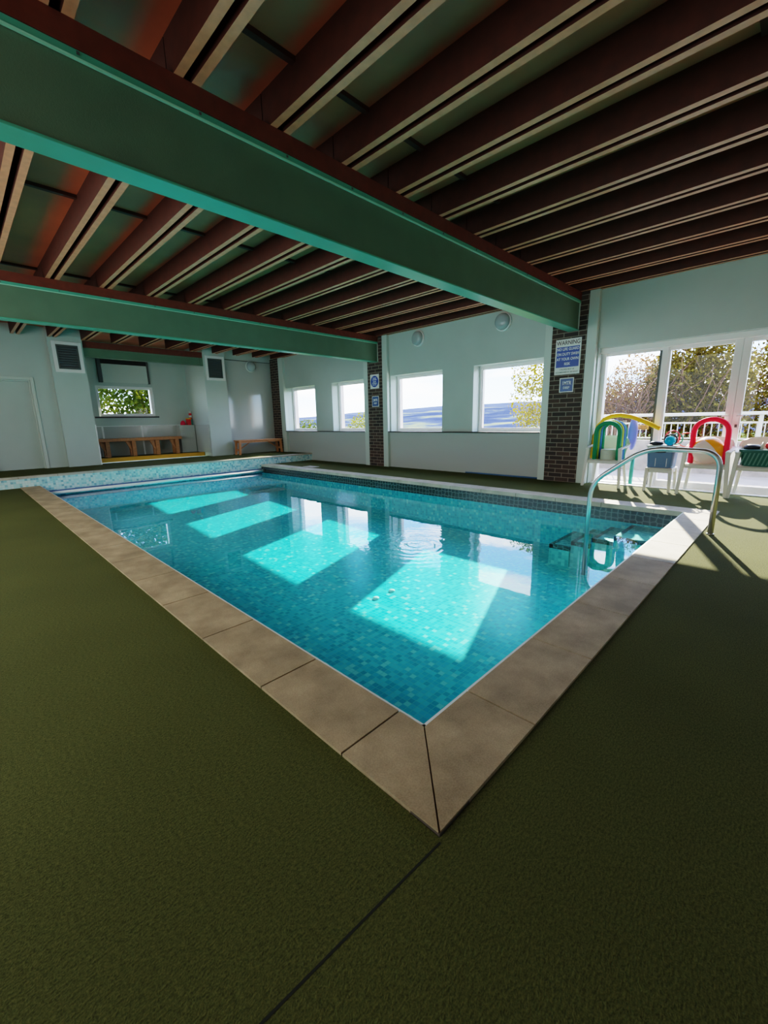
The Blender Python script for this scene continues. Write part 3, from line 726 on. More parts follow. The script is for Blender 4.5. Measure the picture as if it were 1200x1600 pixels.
# pool cover bar and pads
t = thing('cover_bar', 'long white tube across the far end of the pool just above water', 'bar', (2.6, 9.75, -0.16))
w = MB(); w.tube([(0.36, 9.74, -0.145), (5.02, 9.74, -0.145)], 0.032, 12); w.build('tube', M['letter'], t, smooth=True)
for x in (0.33, 5.03):
    w = MB(); w.tube([(x-0.02, 9.74, -0.145), (x+0.012, 9.74, -0.145)], 0.042, 12); w.build('end_cap', M['hatchg'], t)
w = MB(); w.box(0.3, 5.03, 9.79, 9.852, -0.17, -0.10); w.build('backing_rail', M['signd'], t)
for x in (1.55, 3.1, 4.3):
    w = MB(); w.tube([(x, 9.785, -0.12), (x+0.06, 9.765, -0.16), (x+0.16, 9.76, -0.17), (x+0.24, 9.785, -0.13)], 0.008, 6); w.build('strap', M['black'], t)
# floor hatch, pool fittings, blue pole
w = MB(); w.prism([(5.30+0.12, 8.06), (5.66, 8.06), (5.66, 8.45), (5.42, 8.45)], 0.0, 0.008)
tag(w.build('skimmer_lid', M['copingp'], bevel=0.002), 'pale square skimmer lid set in the carpet near the far pool corner', 'lid')
for (x, y), lb in (((2.04, 2.35), 'white round fitting on the pool floor, nearer of the pair'), ((2.29, 2.36), 'white round fitting on the pool floor, farther of the pair')):
    w = MB(); w.lathe([(0.036, 0.0), (0.033, 0.012), (0.02, 0.02)], (x, y, -0.68), 'z', 20)
    tag(w.build('pool_fitting', M['letter'], smooth=True), lb, 'fitting', 'white fittings on the pool floor')
w = MB(); w.tube([(6.735, 4.4, 0.015), (6.735, 2.83, 0.015)], 0.015, 10)
tag(w.build('pool_pole', M['bluepole'], smooth=True), 'thin blue pole lying along the foot of the window wall', 'pole')

# ------------------------------------------------------------------ grab rail
def arc_path(ctrl, rad=0.09, n=6):
    """polyline with rounded corners"""
    P = [Vector(c) for c in ctrl]; out = [P[0]]
    for i in range(1, len(P)-1):
        a, b, c = P[i-1], P[i], P[i+1]
        d1 = (a-b).normalized(); d2 = (c-b).normalized()
        k = min(rad, (a-b).length*0.45, (c-b).length*0.45)
        p, q = b+d1*k, b+d2*k
        for j in range(n+1):
            u = j/n; out.append(p*(1-u)**2+b*2*u*(1-u)+q*u*u)
    out.append(P[-1]); return out
t = thing('grab_rail', 'polished steel grab rail bent from deck down into the pool steps', 'handrail', (4.13, -0.07, 0))
w = MB(); w.tube(arc_path([(4.13,-0.065,0.0),(4.13,-0.065,0.775),(4.13,0.54,0.79),(4.13,1.035,0.40),(4.13,1.035,-0.68)], 0.17, 8), 0.024, 16); w.build('rail', M['chrome'], t, smooth=True)
w = MB(); w.lathe([(0.033, 0.0), (0.031, 0.008), (0.025, 0.012)], (4.13, -0.065, 0.0), 'z', 20); w.build('floor_collar', M['chrome'], t, smooth=True)

# ------------------------------------------------------------------ plastic chairs
def make_chair(loc, label):
    t = thing('plastic_armchair', label, 'chair', (0, 0, 0), 'white plastic armchairs in front of the glass doors')
    w = MB(); n = 8
    rows = []
    for i in range(n+1):
        u = i/n; x = -0.20+0.40*u
        rows.append([(x, (-0.23+0.46*v/8)*(1.0-0.12*u), 0.425-0.018*math.sin(PI*u)*math.sin(PI*v/8)-(0.03 if i == 0 else 0)) for v in range(9)])
    b = len(w.v)
    for r in rows: w.v += r
    for i in range(n):
        for v in range(8):
            w.f.append((b+i*9+v, b+i*9+v+1, b+(i+1)*9+v+1, b+(i+1)*9+v)); w.m.append(0)
    seat = w.build('seat', M['plastic'], t, smooth=True)
    md = seat.modifiers.new('solid', 'SOLIDIFY'); md.thickness = 0.016; md.offset = -1
    w = MB(); w.box(-0.205, -0.185, -0.23, 0.23, 0.375, 0.42); w.build('apron', M['plastic'], t, bevel=0.006)
    w = MB(); w.box(0.17, 0.19, -0.2, 0.2, 0.375, 0.42); w.build('apron', M['plastic'], t, bevel=0.006)
    for sd in (-1, 1):
        w = MB(); w.frust((-0.23, sd*0.275, 0), (-0.185, sd*0.235, 0.62), 0.020, 0.020, 0.022, 0.026); w.build('leg', M['plastic'], t, bevel=0.008)
        w = MB(); w.frust((0.215, sd*0.25, 0), (0.165, sd*0.205, 0.425), 0.019, 0.019, 0.024, 0.024); w.build('leg', M['plastic'], t, bevel=0.008)
        w = MB(); pts = [(-0.215, sd*0.238, 0.615), (-0.12, sd*0.25, 0.632), (0.0, sd*0.262, 0.64), (0.12, sd*0.262, 0.655), (0.20, sd*0.245, 0.69)]
        bb = len(w.v); hw = 0.028
        for p in pts: w.v += [(p[0],p[1]-hw,p[2]),(p[0],p[1]+hw,p[2]),(p[0],p[1]+hw,p[2]-0.02),(p[0],p[1]-hw,p[2]-0.02)]
        for i in range(len(pts)-1):
            for k in range(4):
                k2 = (k+1) % 4; w.f.append((bb+i*4+k, bb+i*4+k2, bb+i*4+4+k2, bb+i*4+4+k)); w.m.append(0)
        w.f += [(bb+3,bb+2,bb+1,bb), tuple(bb+len(pts)*4-4+k for k in range(4))]; w.m += [0, 0]
        w.build('armrest', M['plastic'], t, bevel=0.005)
    w = MB(); N, K = 16, 8; b = 0
    for k in range(K+1):
        u = k/K; z = 0.43+0.37*u
        half = 0.205+0.065*min(1, u*1.6)
        if u > 0.62: half *= math.sqrt(max(0.0, 1-((u-0.62)/0.38)**2*0.42))
        for i in range(N+1):
            s_ = -1+2*i/N
            w.v.append((0.165+0.085*u-0.05*s_*s_, s_*half, z-(0.035*(abs(s_)**4) if k == K else 0)))
    for k in range(K):
        for i in range(N):
            w.f.append((k*(N+1)+i, k*(N+1)+i+1, (k+1)*(N+1)+i+1, (k+1)*(N+1)+i)); w.m.append(0)
    bk = w.build('backrest', M['plastic'], t, smooth=True)
    md = bk.modifiers.new('solid', 'SOLIDIFY'); md.thickness = 0.012
    t.location = loc; ORG[t] = Vector(loc)
    return t
ch = make_chair((6.67, 1.655, 0), 'white plastic armchair holding the green, yellow and blue foam noodles')
dup(ch, (6.66, 0.345, 0), 'white plastic armchair holding the pink noodle and beach ball')
dup(ch, (6.67, -0.23, 0), 'white plastic armchair holding the dark green basket')

def arch(y0, y1, x, z0, ztop, lean=0.0, n=28, sq=1.0):
    pts = []; yc, hw = (y0+y1)/2, abs(y1-y0)/2; zs = ztop-hw*1.0; s_ = 1 if y1 > y0 else -1
    pts.append((x, y0, z0)); pts.append((x, y0, z0+(zs-z0)*0.5))
    for i in range(n+1):
        a = PI-PI*i/n
        pts.append((x+lean*math.sin(a), yc+s_*hw*math.cos(a)*(1+0.06*math.sin(2*a)**2), zs+(ztop-zs)*math.sin(a)))
    pts.append((x, y1, z0+(zs-z0)*0.5)); pts.append((x, y1, z0))
    return pts
def noodle(name, pts, r, mat, label, group='foam noodles bent over the left chair'):
    w = MB(); w.tube(pts, r, 14); return tag(w.build(name, mat, smooth=True), label, 'pool noodle', group)
R_ = 0.033; ZS = 0.462
noodle('foam_noodle', arch(1.805, 1.46, 6.535, ZS-0.03, 1.01), R_, M['green'], 'front green foam noodle arched over the left chair')
noodle('foam_noodle', arch(1.80, 1.455, 6.605, ZS-0.03, 1.025), R_, M['lime'], 'yellow green foam noodle arched just behind the front green noodle')
noodle('foam_noodle', arch(1.79, 1.445, 6.675, ZS-0.03, 1.03), R_, M['blue'], 'blue foam noodle in the nest of arches on the left chair')
noodle('foam_noodle', arch(1.77, 1.445, 6.745, ZS-0.03, 1.02), R_, M['green'], 'rear green foam noodle behind the blue one on the left chair')
noodle('foam_noodle', [(6.80,1.925,0.35),(6.81,1.925,0.6),(6.82,1.915,0.8),(6.83,1.88,0.95),(6.84,1.80,1.06),(6.845,1.69,1.115),(6.845,1.56,1.125),(6.84,1.42,1.10),(6.82,1.28,1.05),(6.80,1.13,0.985),(6.78,0.985,0.915)], R_, M['yellow'],
       'long yellow foam noodle reaching sideways over the left chair to the door post')
noodle('foam_noodle', arch(0.53, 0.145, 6.60, ZS-0.03, 1.045), 0.034, M['pink'], 'single pink foam noodle arched over the beach ball chair', 'pink noodle')
w = MB(); w.lathe([(0.115, 0), (0.125, 0.01), (0.125, 0.15), (0.115, 0.165), (0.08, 0.168)], (6.64, 1.62, 0.427), 'z', 28)
tag(w.build('foam_drum', pmat('pale_foam', lin(205, 208, 190), 0.6), smooth=False), 'pale drum shaped float on the left chair seat under the noodles', 'float')
w = MB(); w.lathe([(0.02, -0.03), (0.16, -0.035), (0.19, -0.02), (0.19, 0.02), (0.16, 0.035), (0.02, 0.03)], (6.90, 1.27, 0.96), 'x', 28)
for i, v in enumerate(w.v): w.v[i] = (v[0], 1.375+(v[1]-1.27)*0.34, 0.83+(v[2]-0.96)*1.35)
tag(w.build('foam_float', M['paleblue'], smooth=True), 'pale blue foam float leaning on the glass behind the left chair', 'float')
w = MB(); w.tube([(6.86, 1.33, 0.03), (6.87, 1.33, 0.28), (6.88, 1.33, 0.50)], 0.03, 12)
tag(w.build('foam_stick', M['teal'], smooth=True), 'short teal foam stick standing behind the left chair', 'float')
# beach ball: alternating panels
w = MB(); n, m_ = 24, 14; c = (6.65, 0.35, 0.617); rr = 0.19
pz = Vector((-0.60, 0.23, 0.77)).normalized(); px = Vector((0.06, -0.91, -0.40)); px = (px-pz*px.dot(pz)).normalized(); py = pz.cross(px)
rot = Matrix((px, py, pz)).transposed()
for i in range(m_+1):
    for k in range(n):
        p = rot @ Vector((math.sin(PI*i/m_)*math.cos(2*PI*k/n), math.sin(PI*i/m_)*math.sin(2*PI*k/n), math.cos(PI*i/m_)))
        w.v.append(tuple(Vector(c)+p*rr))
for i in range(m_):
    for k in range(n):
        k2 = (k+1) % n; w.f.append((i*n+k, i*n+k2, (i+1)*n+k2, (i+1)*n+k)); w.m.append(1 if (k >= 22 or k < 2 or 10 <= k < 14) else 0)
tag(w.build('beach_ball', [M['ballw'], M['orange']], smooth=True), 'white beach ball with orange panels on the chair under the pink noodle', 'ball')
# stool, tub and masks
t = thing('plastic_stool', 'low white plastic stool under the blue filled tub', 'stool', (6.68, 0.875, 0))
w = MB(); w.box(6.47, 6.86, 0.71, 1.055, 0.325, 0.35); w.build('top', M['plastic'], t, bevel=0.01)
w = MB(); frame_z = ((6.49, 6.84, 0.73, 0.745), (6.49, 6.84, 1.02, 1.035), (6.49, 6.505, 0.745, 1.02), (6.825, 6.84, 0.745, 1.02))
for a, b, c_, d in frame_z: w.box(a, b, c_, d, 0.28, 0.325)
w.build('apron', M['plastic'], t)
for x in (6.49, 6.84):
    for yy in (0.735, 1.03):
        w = MB(); w.frust((x+(0.015 if x > 6.6 else -0.015), yy+(0.012 if yy > 0.9 else -0.012), 0), (x, yy, 0.325), 0.018, 0.018, 0.024, 0.024); w.build('leg', M['plastic'], t, bevel=0.006)
t = thing('storage_tub', 'translucent pale tub with blue contents on the low stool', 'tub', (6.65, 0.89, 0.35))
def rtub(mb, c, hx, hy, z0, z1, taper, mi=0, n=6, rad=0.05):
    def loop(k, z):
        out = []
        for cx, cy, a0 in ((hx-rad, hy-rad, 0), (-hx+rad, hy-rad, PI/2), (-hx+rad, -hy+rad, PI), (hx-rad, -hy+rad, 1.5*PI)):
            for i in range(n+1):
                a = a0+PI/2*i/n; out.append((c[0]+(cx+rad*math.cos(a))*k, c[1]+(cy+rad*math.sin(a))*k, z))
        return out
    b = len(mb.v); L0 = loop(taper, z0); L1 = loop(1.0, z1); m_ = len(L0); mb.v += L0+L1
    for i in range(m_):
        i2 = (i+1) % m_; mb.f.append((b+i, b+i2, b+m_+i2, b+m_+i)); mb.m.append(mi)
    mb.f.append(tuple(b+i for i in range(m_))[::-1]); mb.m.append(mi); mb.f.append(tuple(b+m_+i for i in range(m_))); mb.m.append(mi)
w = MB(); rtub(w, (6.665, 0.89), 0.155, 0.175, 0.351, 0.585, 0.92); w.build('blue_contents', M['steelblue'], t, smooth=False)
w = MB(); rtub(w, (6.665, 0.89), 0.16, 0.18, 0.585, 0.655, 0.99); w.build('upper_wall', M['plastic'], t)
w = MB(); rtub(w, (6.665, 0.89), 0.172, 0.192, 0.655, 0.675, 1.0); w.build('lid', pmat('pale_lid', lin(205, 215, 220), 0.3), t)
w = MB(); w.tube([(6.498, 0.97, 0.60), (6.475, 0.955, 0.585), (6.47, 0.89, 0.58), (6.475, 0.825, 0.585), (6.498, 0.81, 0.60)], 0.008, 8); w.build('handle', M['black'], t)
w = MB()
for yy in (0.80, 0.94): w.box(6.515, 6.519, yy-0.003, yy+0.003, 0.37, 0.58)
w.build('ribs', M['letter'], t)
w = MB(); w.lathe([(0.03, 0), (0.085, 0.006), (0.09, 0.03), (0.07, 0.05), (0.02, 0.055)], (6.60, 0.97, 0.676), 'z', 20)
for i, v in enumerate(w.v): w.v[i] = (6.60+(v[0]-6.60)*0.8, v[1], v[2])
tag(w.build('rubber_mask', M['black'], smooth=True), 'flat black rubber mask lying on the tub lid', 'mask')
t = thing('swim_mask', 'bright cyan swim mask on the tub lid beside the black one', 'mask', (6.6, 0.80, 0.676))
w = MB(); w.sphere((6.60, 0.80, 0.745), 0.07, 20); w.build('lens', M['cyan'], t, smooth=True)
w = MB(); w.tube([(6.60+0.02, 0.80+0.078*math.cos(a), 0.757+0.076*math.sin(a)) for a in [2*PI*i/24 for i in range(24)]], 0.011, 8, closed=True); w.build('skirt', M['black'], t, smooth=True)
for lb, mt, c, r, tl in (('thin red dive ring standing on the tub beside the cyan mask', 'red', (6.72, 0.80, 0.785), 0.10, 0.3),
                         ('thin green dive ring standing on the tub behind the cyan mask', 'green', (6.70, 0.745, 0.765), 0.08, -0.5)):
    w = MB(); w.tube([(c[0]+r*math.cos(a)*math.sin(tl), c[1]+r*math.cos(a)*math.cos(tl), c[2]+r*math.sin(a)) for a in [2*PI*i/32 for i in range(32)]], 0.008, 8, closed=True)
    tag(w.build('dive_ring', M[mt], smooth=True), lb, 'dive ring', 'dive rings on the tub')
w = MB(); w.tube([(6.74, 0.63+0.10*math.cos(a), 0.755+0.10*math.sin(a)) for a in [2*PI*i/32 for i in range(32)]], 0.007, 8, closed=True)
tag(w.build('dive_ring', pmat('coral_ring', lin(240, 120, 100), 0.4, trans=0.2), smooth=True), 'coral coloured dive ring propped between tub and pink noodle chair', 'dive ring')
# basket
t = thing('plastic_basket', 'dark green slatted basket on the chair beside the door leaf joint', 'basket', (6.64, -0.20, 0.427))
w = MB(); rtub(w, (6.64, -0.20), 0.15, 0.19, 0.427, 0.62, 0.84); w.build('body', M['dgreen'], t)
w = MB(); rtub(w, (6.64, -0.20), 0.162, 0.205, 0.62, 0.65, 1.0); w.build('rim', M['dgreen'], t)
w = MB()
for k in range(9):
    yy = -0.37+0.0425*k
    w.face([(6.484, yy-0.010, 0.61), (6.484, yy+0.006, 0.61), (6.505, yy+0.05, 0.45), (6.505, yy+0.034, 0.45)])
w.build('weave_slots', pmat('basket_gaps', lin(90, 140, 130), 0.5), t)
w = MB(); w.lathe([(0.09, 0), (0.095, 0.03), (0.06, 0.06)], (6.64, -0.12, 0.651), 'z', 18)
tag(w.build('rubber_mask', M['black'], smooth=True), 'black rubber mask lying in the green basket', 'mask')
w = MB(); w.sphere((6.62, -0.29, 0.70), 0.05, 14, sz=1.0)
tag(w.build('rubber_toy', M['red'], smooth=True), 'small red toy lying in the green basket', 'toy')
w = MB(); w.tube([(6.60, -0.21, 0.652), (6.60, -0.215, 0.70), (6.61, -0.23, 0.735)], [0.02, 0.016, 0.02], 10)
tag(w.build('squirt_toy', M['plastic'], smooth=True), 'small white toy standing up in the green basket', 'toy')
# sticker on the glass
t = thing('caution_sticker', 'orange caution sticker with a warning triangle on the door glass', 'sticker', (6.985, 1.29, 0.895))
w = MB(); w.box(6.984, 6.9895, 1.185, 1.395, 0.895, 0.965); w.build('sticker_sheet', pmat('orange_sticker', lin(250, 190, 110), 0.5), t)
w = MB(); w.face([(6.9835, 1.385, 0.905), (6.9835, 1.335, 0.905), (6.9835, 1.36, 0.955)]); w.build('triangle', M['ink'], t)
for k, tx in enumerate(('CAUTION', 'GLASS DOOR')): text_mesh('lettering', tx, 0.026, (6.983, 1.26, 0.945-0.03*k), M['ink'], t, SX, 0.8)

# ------------------------------------------------------------------ outside
w = MB(); w.box(7.17, 9.6, -6.0, 3.2, -0.25, -0.03); struct(w, 'ground_terrace', M['terrace'], org=(0, 0, 0))
t = thing('terrace_railing', 'white metal railing on a low wall outside the glazed doors', 'railing', (9.6, 0.0, -0.03))
w = MB(); w.box(9.45, 9.7, -6.0, 3.1, -0.03, 0.60); w.build('low_wall', M['dwarf'], t)
w = MB(); w.box(9.5, 9.62, -6.0, 3.1, 1.085, 1.145); w.build('hand_rail', M['railw'], t, bevel=0.01)
w = MB(); w.box(9.54, 9.58, -6.0, 3.1, 0.935, 0.965); w.box(9.54, 9.58, -6.0, 3.1, 0.635, 0.66); w.build('cross_rails', M['railw'], t)
w = MB(); y = -5.9
while y < 3.1: w.box(9.553, 9.569, y-0.008, y+0.008, 0.66, 0.935); y += 0.11
w.build('balusters', M['railw'], t)
for y in (-4.4, -2.2, 0.0, 1.55, 3.06):
    w = MB(); w.box(9.53, 9.59, y-0.03, y+0.03, 0.60, 1.085); w.build('post', M['railw'], t)

t = thing('picket_fence', 'brown wooden picket fence beyond the terrace, glimpsed through the noodle arches', 'fence', (10.6, 3.4, 0.0))
w = MB(); y = 2.5
while y < 4.6: w.box(10.6, 10.625, y, y+0.05, 0.05, 1.0); y += 0.085
w.build('pickets', M['bark'], t)
w = MB(); w.box(10.625, 10.66, 2.5, 4.6, 0.75, 0.83); w.box(10.625, 10.66, 2.5, 4.6, 0.2, 0.28); w.build('rails', M['bark'], t)
for y in (2.5, 4.55):
    w = MB(); w.box(10.66, 10.74, y, y+0.08, -2.2, 1.0); w.build('post', M['bark'], t)

# hillside terrain: polar grid round the building
import bisect
SK = [(-0.6, 0.02), (0.0, 0.028), (0.43, 0.034), (0.57, 0.032), (0.64, 0.030), (0.72, 0.0255), (0.83, 0.02), (0.96, 0.0115), (1.2, 0.008), (1.9, 0.01)]
def sky_el(a):
    for (a0, e0), (a1, e1) in zip(SK[:-1], SK[1:]):
        if a0 <= a <= a1: return e0+(e1-e0)*(a-a0)/(a1-a0)
    return 0.02
from mathutils import noise as mnoise
def terrain(a, r):
    x, y = r*math.cos(a), r*math.sin(a)
    nz = mnoise.fractal(Vector((x*0.012, y*0.012, 0)), 1.0, 2.0, 4)
    ridge = 1.115+640*sky_el(a)
    if r < 120: h = -2.0-0.045*(r-12)
    elif r < 640:
        u = (r-120)/520; h = -6.9+(ridge+6.9)*(u**1.25)
    else: h = ridge-(r-640)*0.02
    h += nz*(0.3 if r < 60 else (2.6 if r < 560 else 1.2))
    if a < 0.42 and r < 60:
        k = min(1, max(0, (0.42-a)/0.10))*min(1, max(0, (40-r)/12)); h = h*(1-k)+0.35*k
    return h
w = MB(); RR = [10.0, 13, 17, 22, 30, 42, 60, 85, 120, 160, 200, 240, 280, 320, 360, 400, 440, 480, 520, 560, 600, 640, 680, 760]; NA = 150
for r in RR:
    for i in range(NA+1):
        a = -0.5+2.5*i/NA; w.v.append((r*math.cos(a), r*math.sin(a), terrain(a, r)))
for i in range(len(RR)-1):
    for k in range(NA):
        b = i*(NA+1)+k; w.f.append((b, b+NA+1, b+NA+2, b+1)); w.m.append(0)
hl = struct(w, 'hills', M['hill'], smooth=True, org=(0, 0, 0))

def foliage(mb, blobs, size, flat=0.0):
    for (cx, cy, cz, rx, ry, rz, n) in blobs:
        for _ in range(n):
            while True:
                p = Vector((random.uniform(-1,1), random.uniform(-1,1), random.uniform(-1,1)))
                if 0.25 < p.length < 1: break
            q = Vector((cx+p.x*rx, cy+p.y*ry, cz+p.z*rz))
            a = Vector((random.gauss(0,1), random.gauss(0,1), random.gauss(0,1))).normalized()
            b = a.cross(Vector((random.gauss(0,1), random.gauss(0,1), random.gauss(0,1)))).normalized()
            s_ = size*random.uniform(0.6, 1.3)
            mb.face([q-a*s_, q-b*s_*0.55, q+a*s_, q+b*s_*0.55])
def twigs(mb, cx, cy, z0, h, spread, n, r=0.012):
    for _ in range(n):
        a = random.uniform(0, 2*PI); e = random.uniform(0.2, 1.0); pts = []; p = Vector((cx+random.uniform(-0.4,0.4)*spread, cy+random.uniform(-0.4,0.4)*spread, z0+random.uniform(0, 0.5)*h))
        d = Vector((math.cos(a)*e, math.sin(a)*e, random.uniform(0.5, 1.3))).normalized()
        for k in range(5):
            pts.append(p.copy()); p = p+d*h*random.uniform(0.10, 0.17); d = (d+Vector((random.gauss(0,.3), random.gauss(0,.3), random.gauss(0,.25)))).normalized()
        mb.tube(pts, [r, r*0.85, r*0.7, r*0.5, r*0.3], 4)
def bush(name, label, cat, c, z0, blobs, lm, size, tw=None, trunk=None, group=None):
    t = thing(name, label, cat, (c[0], c[1], z0), group)
    w = MB(); foliage(w, blobs, size); w.build('foliage', M[lm], t)
    w = MB()
    if tw: twigs(w, c[0], c[1], z0, tw[0], tw[1], tw[2], tw[3])
    if trunk: w.tube(trunk[0], trunk[1], 8)
    if w.v: w.build('branches', M['twig'] if tw else M['bark'], t, smooth=True)
    return t
G = 'shrubs beyond the terrace railing'
bush('hedge_shrub', 'loose reddish autumn shrub with bare twigs, seen through the left door pane', 'shrub', (14.2, 3.7), 0.2,
     [(14.2, 3.7, 1.2, 0.9, 1.0, 1.0, 3000), (14.3, 3.3, 2.1, 0.8, 0.8, 0.9, 1500), (14.2, 4.3, 1.6, 0.7, 0.7, 0.8, 700)], 'lf_red', 0.045, (2.6, 2.0, 220, 0.016), group=G)
bush('hedge_shrub', 'dense olive shrub behind the middle door leaf', 'shrub', (14.8, 2.0), 0.2,
     [(14.8, 2.2, 1.7, 0.9, 1.1, 1.6, 7000), (14.9, 1.4, 1.9, 0.9, 0.9, 1.7, 6500), (14.7, 2.6, 1.5, .8, .6, 1.5, 3000)], 'lf_olive', 0.058, (3.0, 2.2, 80, 0.014), group=G)
bush('hedge_shrub', 'tall golden brown shrub seen through the right door leaf', 'shrub', (16.6, -0.3), 0.2,
     [(16.6, 0.2, 1.7, 0.9, 0.9, 1.8, 5200), (16.5, -0.7, 1.8, 0.9, 0.9, 1.8, 5200), (16.5, -1.7, 1.5, 0.9, 0.9, 1.6, 2400)], 'lf_olive', 0.058, (3.1, 2.2, 70, 0.014), group=G)
bush('birch_tree', 'yellow leaved birch hanging into the right window of the near bay', 'tree', (13.6, 6.05), -1.6,
     [(13.6, 6.15, 2.6, 0.6, 0.95, 0.8, 1400), (13.6, 6.1, 1.7, 0.5, 1.1, 0.9, 1500), (13.6, 6.0, 0.8, 0.5, 0.95, 0.8, 1300), (13.6, 5.6, 3.0, 0.5, 0.7, 0.5, 520)], 'lf_yel', 0.05,
     trunk=([(13.9, 5.2, -1.8), (13.85, 5.3, 0.5), (13.7, 5.6, 2.2), (13.6, 5.9, 3.0)], [0.10, 0.08, 0.05, 0.02]))
bush('round_shrub', 'small lime green round shrub seen through the window left of the middle pillar', 'shrub', (15.8, 17.0), -1.9,
     [(15.8, 17.0, 0.35, 1.25, 1.25, 1.35, 2200)], 'lf_lime', 0.07, trunk=([(15.8, 17.0, -2.6), (15.8, 17.0, -0.6)], [0.08, 0.05]))
bush('round_shrub', 'dark green shrub low at the right edge of the farthest window', 'shrub', (12.6, 18.2), -1.9,
     [(12.6, 18.2, 0.1, 0.8, 0.8, 1.2, 1200)], 'lf_grn', 0.07, trunk=([(12.6, 18.2, -2.6), (12.6, 18.2, -0.6)], [0.08, 0.05]))
bush('garden_tree', 'leafy green and yellow tree filling the alcove window', 'tree', (4.5, 18.5), -0.5,
     [(4.0, 18.3, 2.2, 1.3, 1.0, 1.3, 2600), (5.6, 18.6, 2.0, 1.2, 1.0, 1.3, 2400), (4.9, 18.4, 3.3, 1.5, 1.0, 0.8, 1500), (4.6, 18.4, 1.0, 2.0, 1.0, 0.6, 1600)], 'lf_grn', 0.09,
     trunk=([(4.6, 18.6, -1.5), (4.65, 18.5, 1.0), (4.8, 18.4, 2.6), (5.2, 18.3, 3.6)], [0.16, 0.12, 0.08, 0.03]))
# low flat roofed shed below the near window
t = thing('garden_shed', 'low shed with a pale fascia and grassy flat roof below the near window', 'shed', (12.3, 7.6, -1.9))
w = MB(); w.box(11.4, 13.2, 7.25, 9.2, -2.6, 0.40); w.build('walls', M['terrace'], t)
w = MB(); w.box(11.2, 13.4, 7.05, 9.4, 0.40, 0.50); w.build('fascia', M['railw'], t)
w = MB(); w.box(11.25, 13.35, 7.1, 9.35, 0.50, 0.56); w.build('grass_roof', M['lf_lime'], t)

# ------------------------------------------------------------------ light, sky
wd = bpy.data.worlds.new('sky'); bpy.context.scene.world = wd; wd.use_nodes = True
nt = wd.node_tree; nt.nodes.clear()
o = nt.nodes.new('ShaderNodeOutputWorld'); bg = nt.nodes.new('ShaderNodeBackground'); tc = nt.nodes.new('ShaderNodeTexCoord')
sp = nt.nodes.new('ShaderNodeSeparateXYZ'); nt.links.new(tc.outputs['Generated'], sp.inputs[0])
rp = nt.nodes.new('ShaderNodeValToRGB'); nt.links.new(sp.outputs[2], rp.inputs[0])
e = rp.color_ramp.elements; e[0].position = 0.0; e[0].color = (0.75, 0.88, 1.0, 1); e[1].position = 0.6; e[1].color = (0.18, 0.36, 0.85, 1)
for p, c in ((0.06, (0.50, 0.72, 1.0, 1)), (0.18, (0.28, 0.50, 1.0, 1))):
    q = e.new(p); q.color = c
mp = nt.nodes.new('ShaderNodeMapping'); mp.inputs['Scale'].default_value = (2.0, 2.0, 14.0); nt.links.new(tc.outputs['Generated'], mp.inputs[0])
nz = nt.nodes.new('ShaderNodeTexNoise'); nz.inputs['Scale'].default_value = 1.6; nz.inputs['Detail'].default_value = 5; nt.links.new(mp.outputs[0], nz.inputs['Vector'])
cr = nt.nodes.new('ShaderNodeValToRGB'); cr.color_ramp.elements[0].position = 0.45; cr.color_ramp.elements[1].position = 0.62; nt.links.new(nz.outputs['Fac'], cr.inputs[0])
mx = nt.nodes.new('ShaderNodeMix'); mx.data_type = 'RGBA'; nt.links.new(cr.outputs[0], mx.inputs[0]); nt.links.new(rp.outputs[0], mx.inputs[6]); mx.inputs[7].default_value = (1.0, 0.98, 0.96, 1)
nt.links.new(mx.outputs[2], bg.inputs[0]); bg.inputs[1].default_value = 4.2; nt.links.new(bg.outputs[0], o.inputs[0])

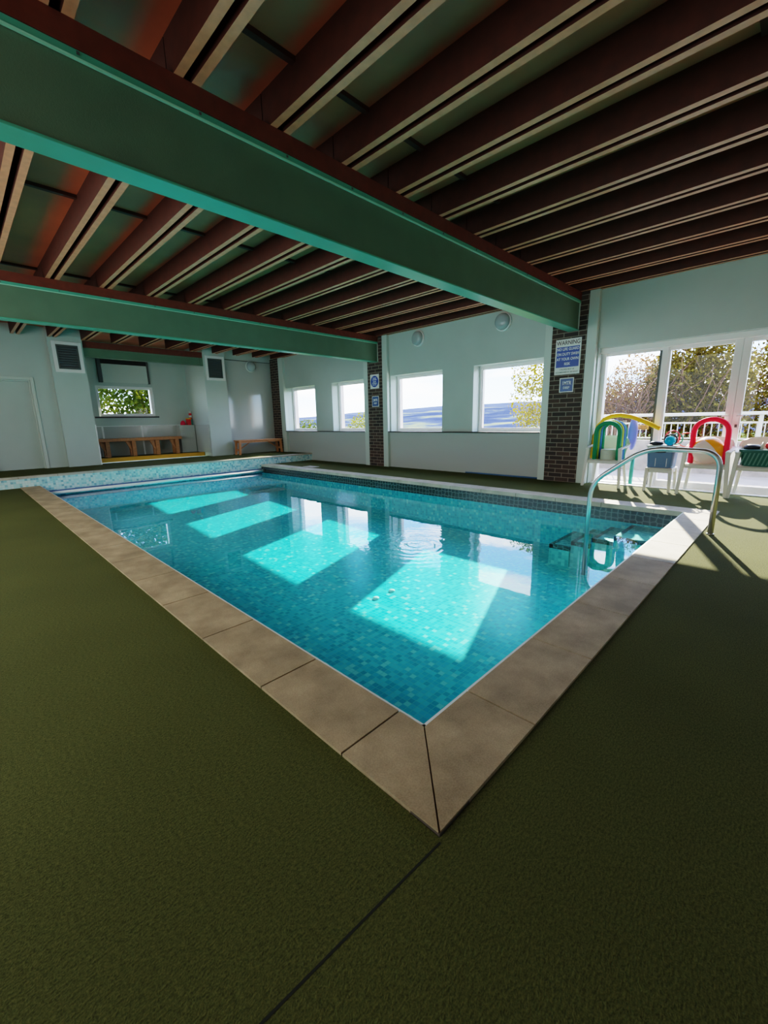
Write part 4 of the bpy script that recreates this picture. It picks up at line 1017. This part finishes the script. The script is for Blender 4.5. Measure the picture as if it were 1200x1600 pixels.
SUN = Vector((1.0, 0.35, 0.515)).normalized()
sl_ = bpy.data.lights.new('sun', 'SUN'); sl_.energy = 8.8; sl_.angle = math.radians(0.6); sl_.color = (1.0, 0.88, 0.68)
so = bpy.data.objects.new('sun', sl_); COL.objects.link(so); so.rotation_euler = SUN.to_track_quat('Z', 'Y').to_euler(); so.location = (20, 8, 12)

def area(name, loc, direction, sx, sy, power, col):
    a = bpy.data.lights.new(name, 'AREA'); a.shape = 'RECTANGLE'; a.size = sx; a.size_y = sy; a.energy = power; a.color = col
    ob = bpy.data.objects.new(name, a); COL.objects.link(ob); ob.location = loc
    ob.rotation_euler = Vector(direction).to_track_quat('-Z', 'Y').to_euler()
area('left_fill_light', (-2.9, 4.6, 1.9), (1, 0, -0.02), 8.0, 2.2, 92, (0.92, 1.0, 0.98))  # added fill lamp on the unseen left wall, no real fitting
area('near_fill_light', (2.5, -2.9, 2.0), (0, 1, -0.05), 7.0, 1.6, 4, (0.95, 1.0, 0.98))  # weak fill lamp added behind the camera, no real source there

# ------------------------------------------------------------------ camera
cam = bpy.data.cameras.new('camera'); co = bpy.data.objects.new('camera', cam); COL.objects.link(co)
cam.sensor_fit = 'HORIZONTAL'; cam.sensor_width = 36.0; cam.lens = 653.382/1200*36.0; cam.clip_start = 0.02; cam.clip_end = 3000
Rv = Vector((0.70007842, -0.71379459, -0.0196848)); Uv = Vector((0.165998, 0.13587252, 0.9767207)); Fv = Vector((0.69450332, 0.68704872, -0.21360989))
mt = Matrix((Rv, Uv, -Fv)).transposed().to_4x4(); mt.translation = Vector((-0.75136, -0.554416, 1.115))
co.matrix_world = mt
sc = bpy.context.scene; sc.camera = co
sc.view_settings.view_transform = 'Filmic'
sc.view_settings.look = 'Medium High Contrast'
sc.view_settings.exposure = 1.36
sc.cycles.max_bounces = 10; sc.cycles.diffuse_bounces = 6; sc.cycles.transparent_max_bounces = 24
sc.cycles.use_denoising = True; sc.cycles.caustics_reflective = False; sc.cycles.caustics_refractive = False
sc.cycles.sample_clamp_indirect = 4.0
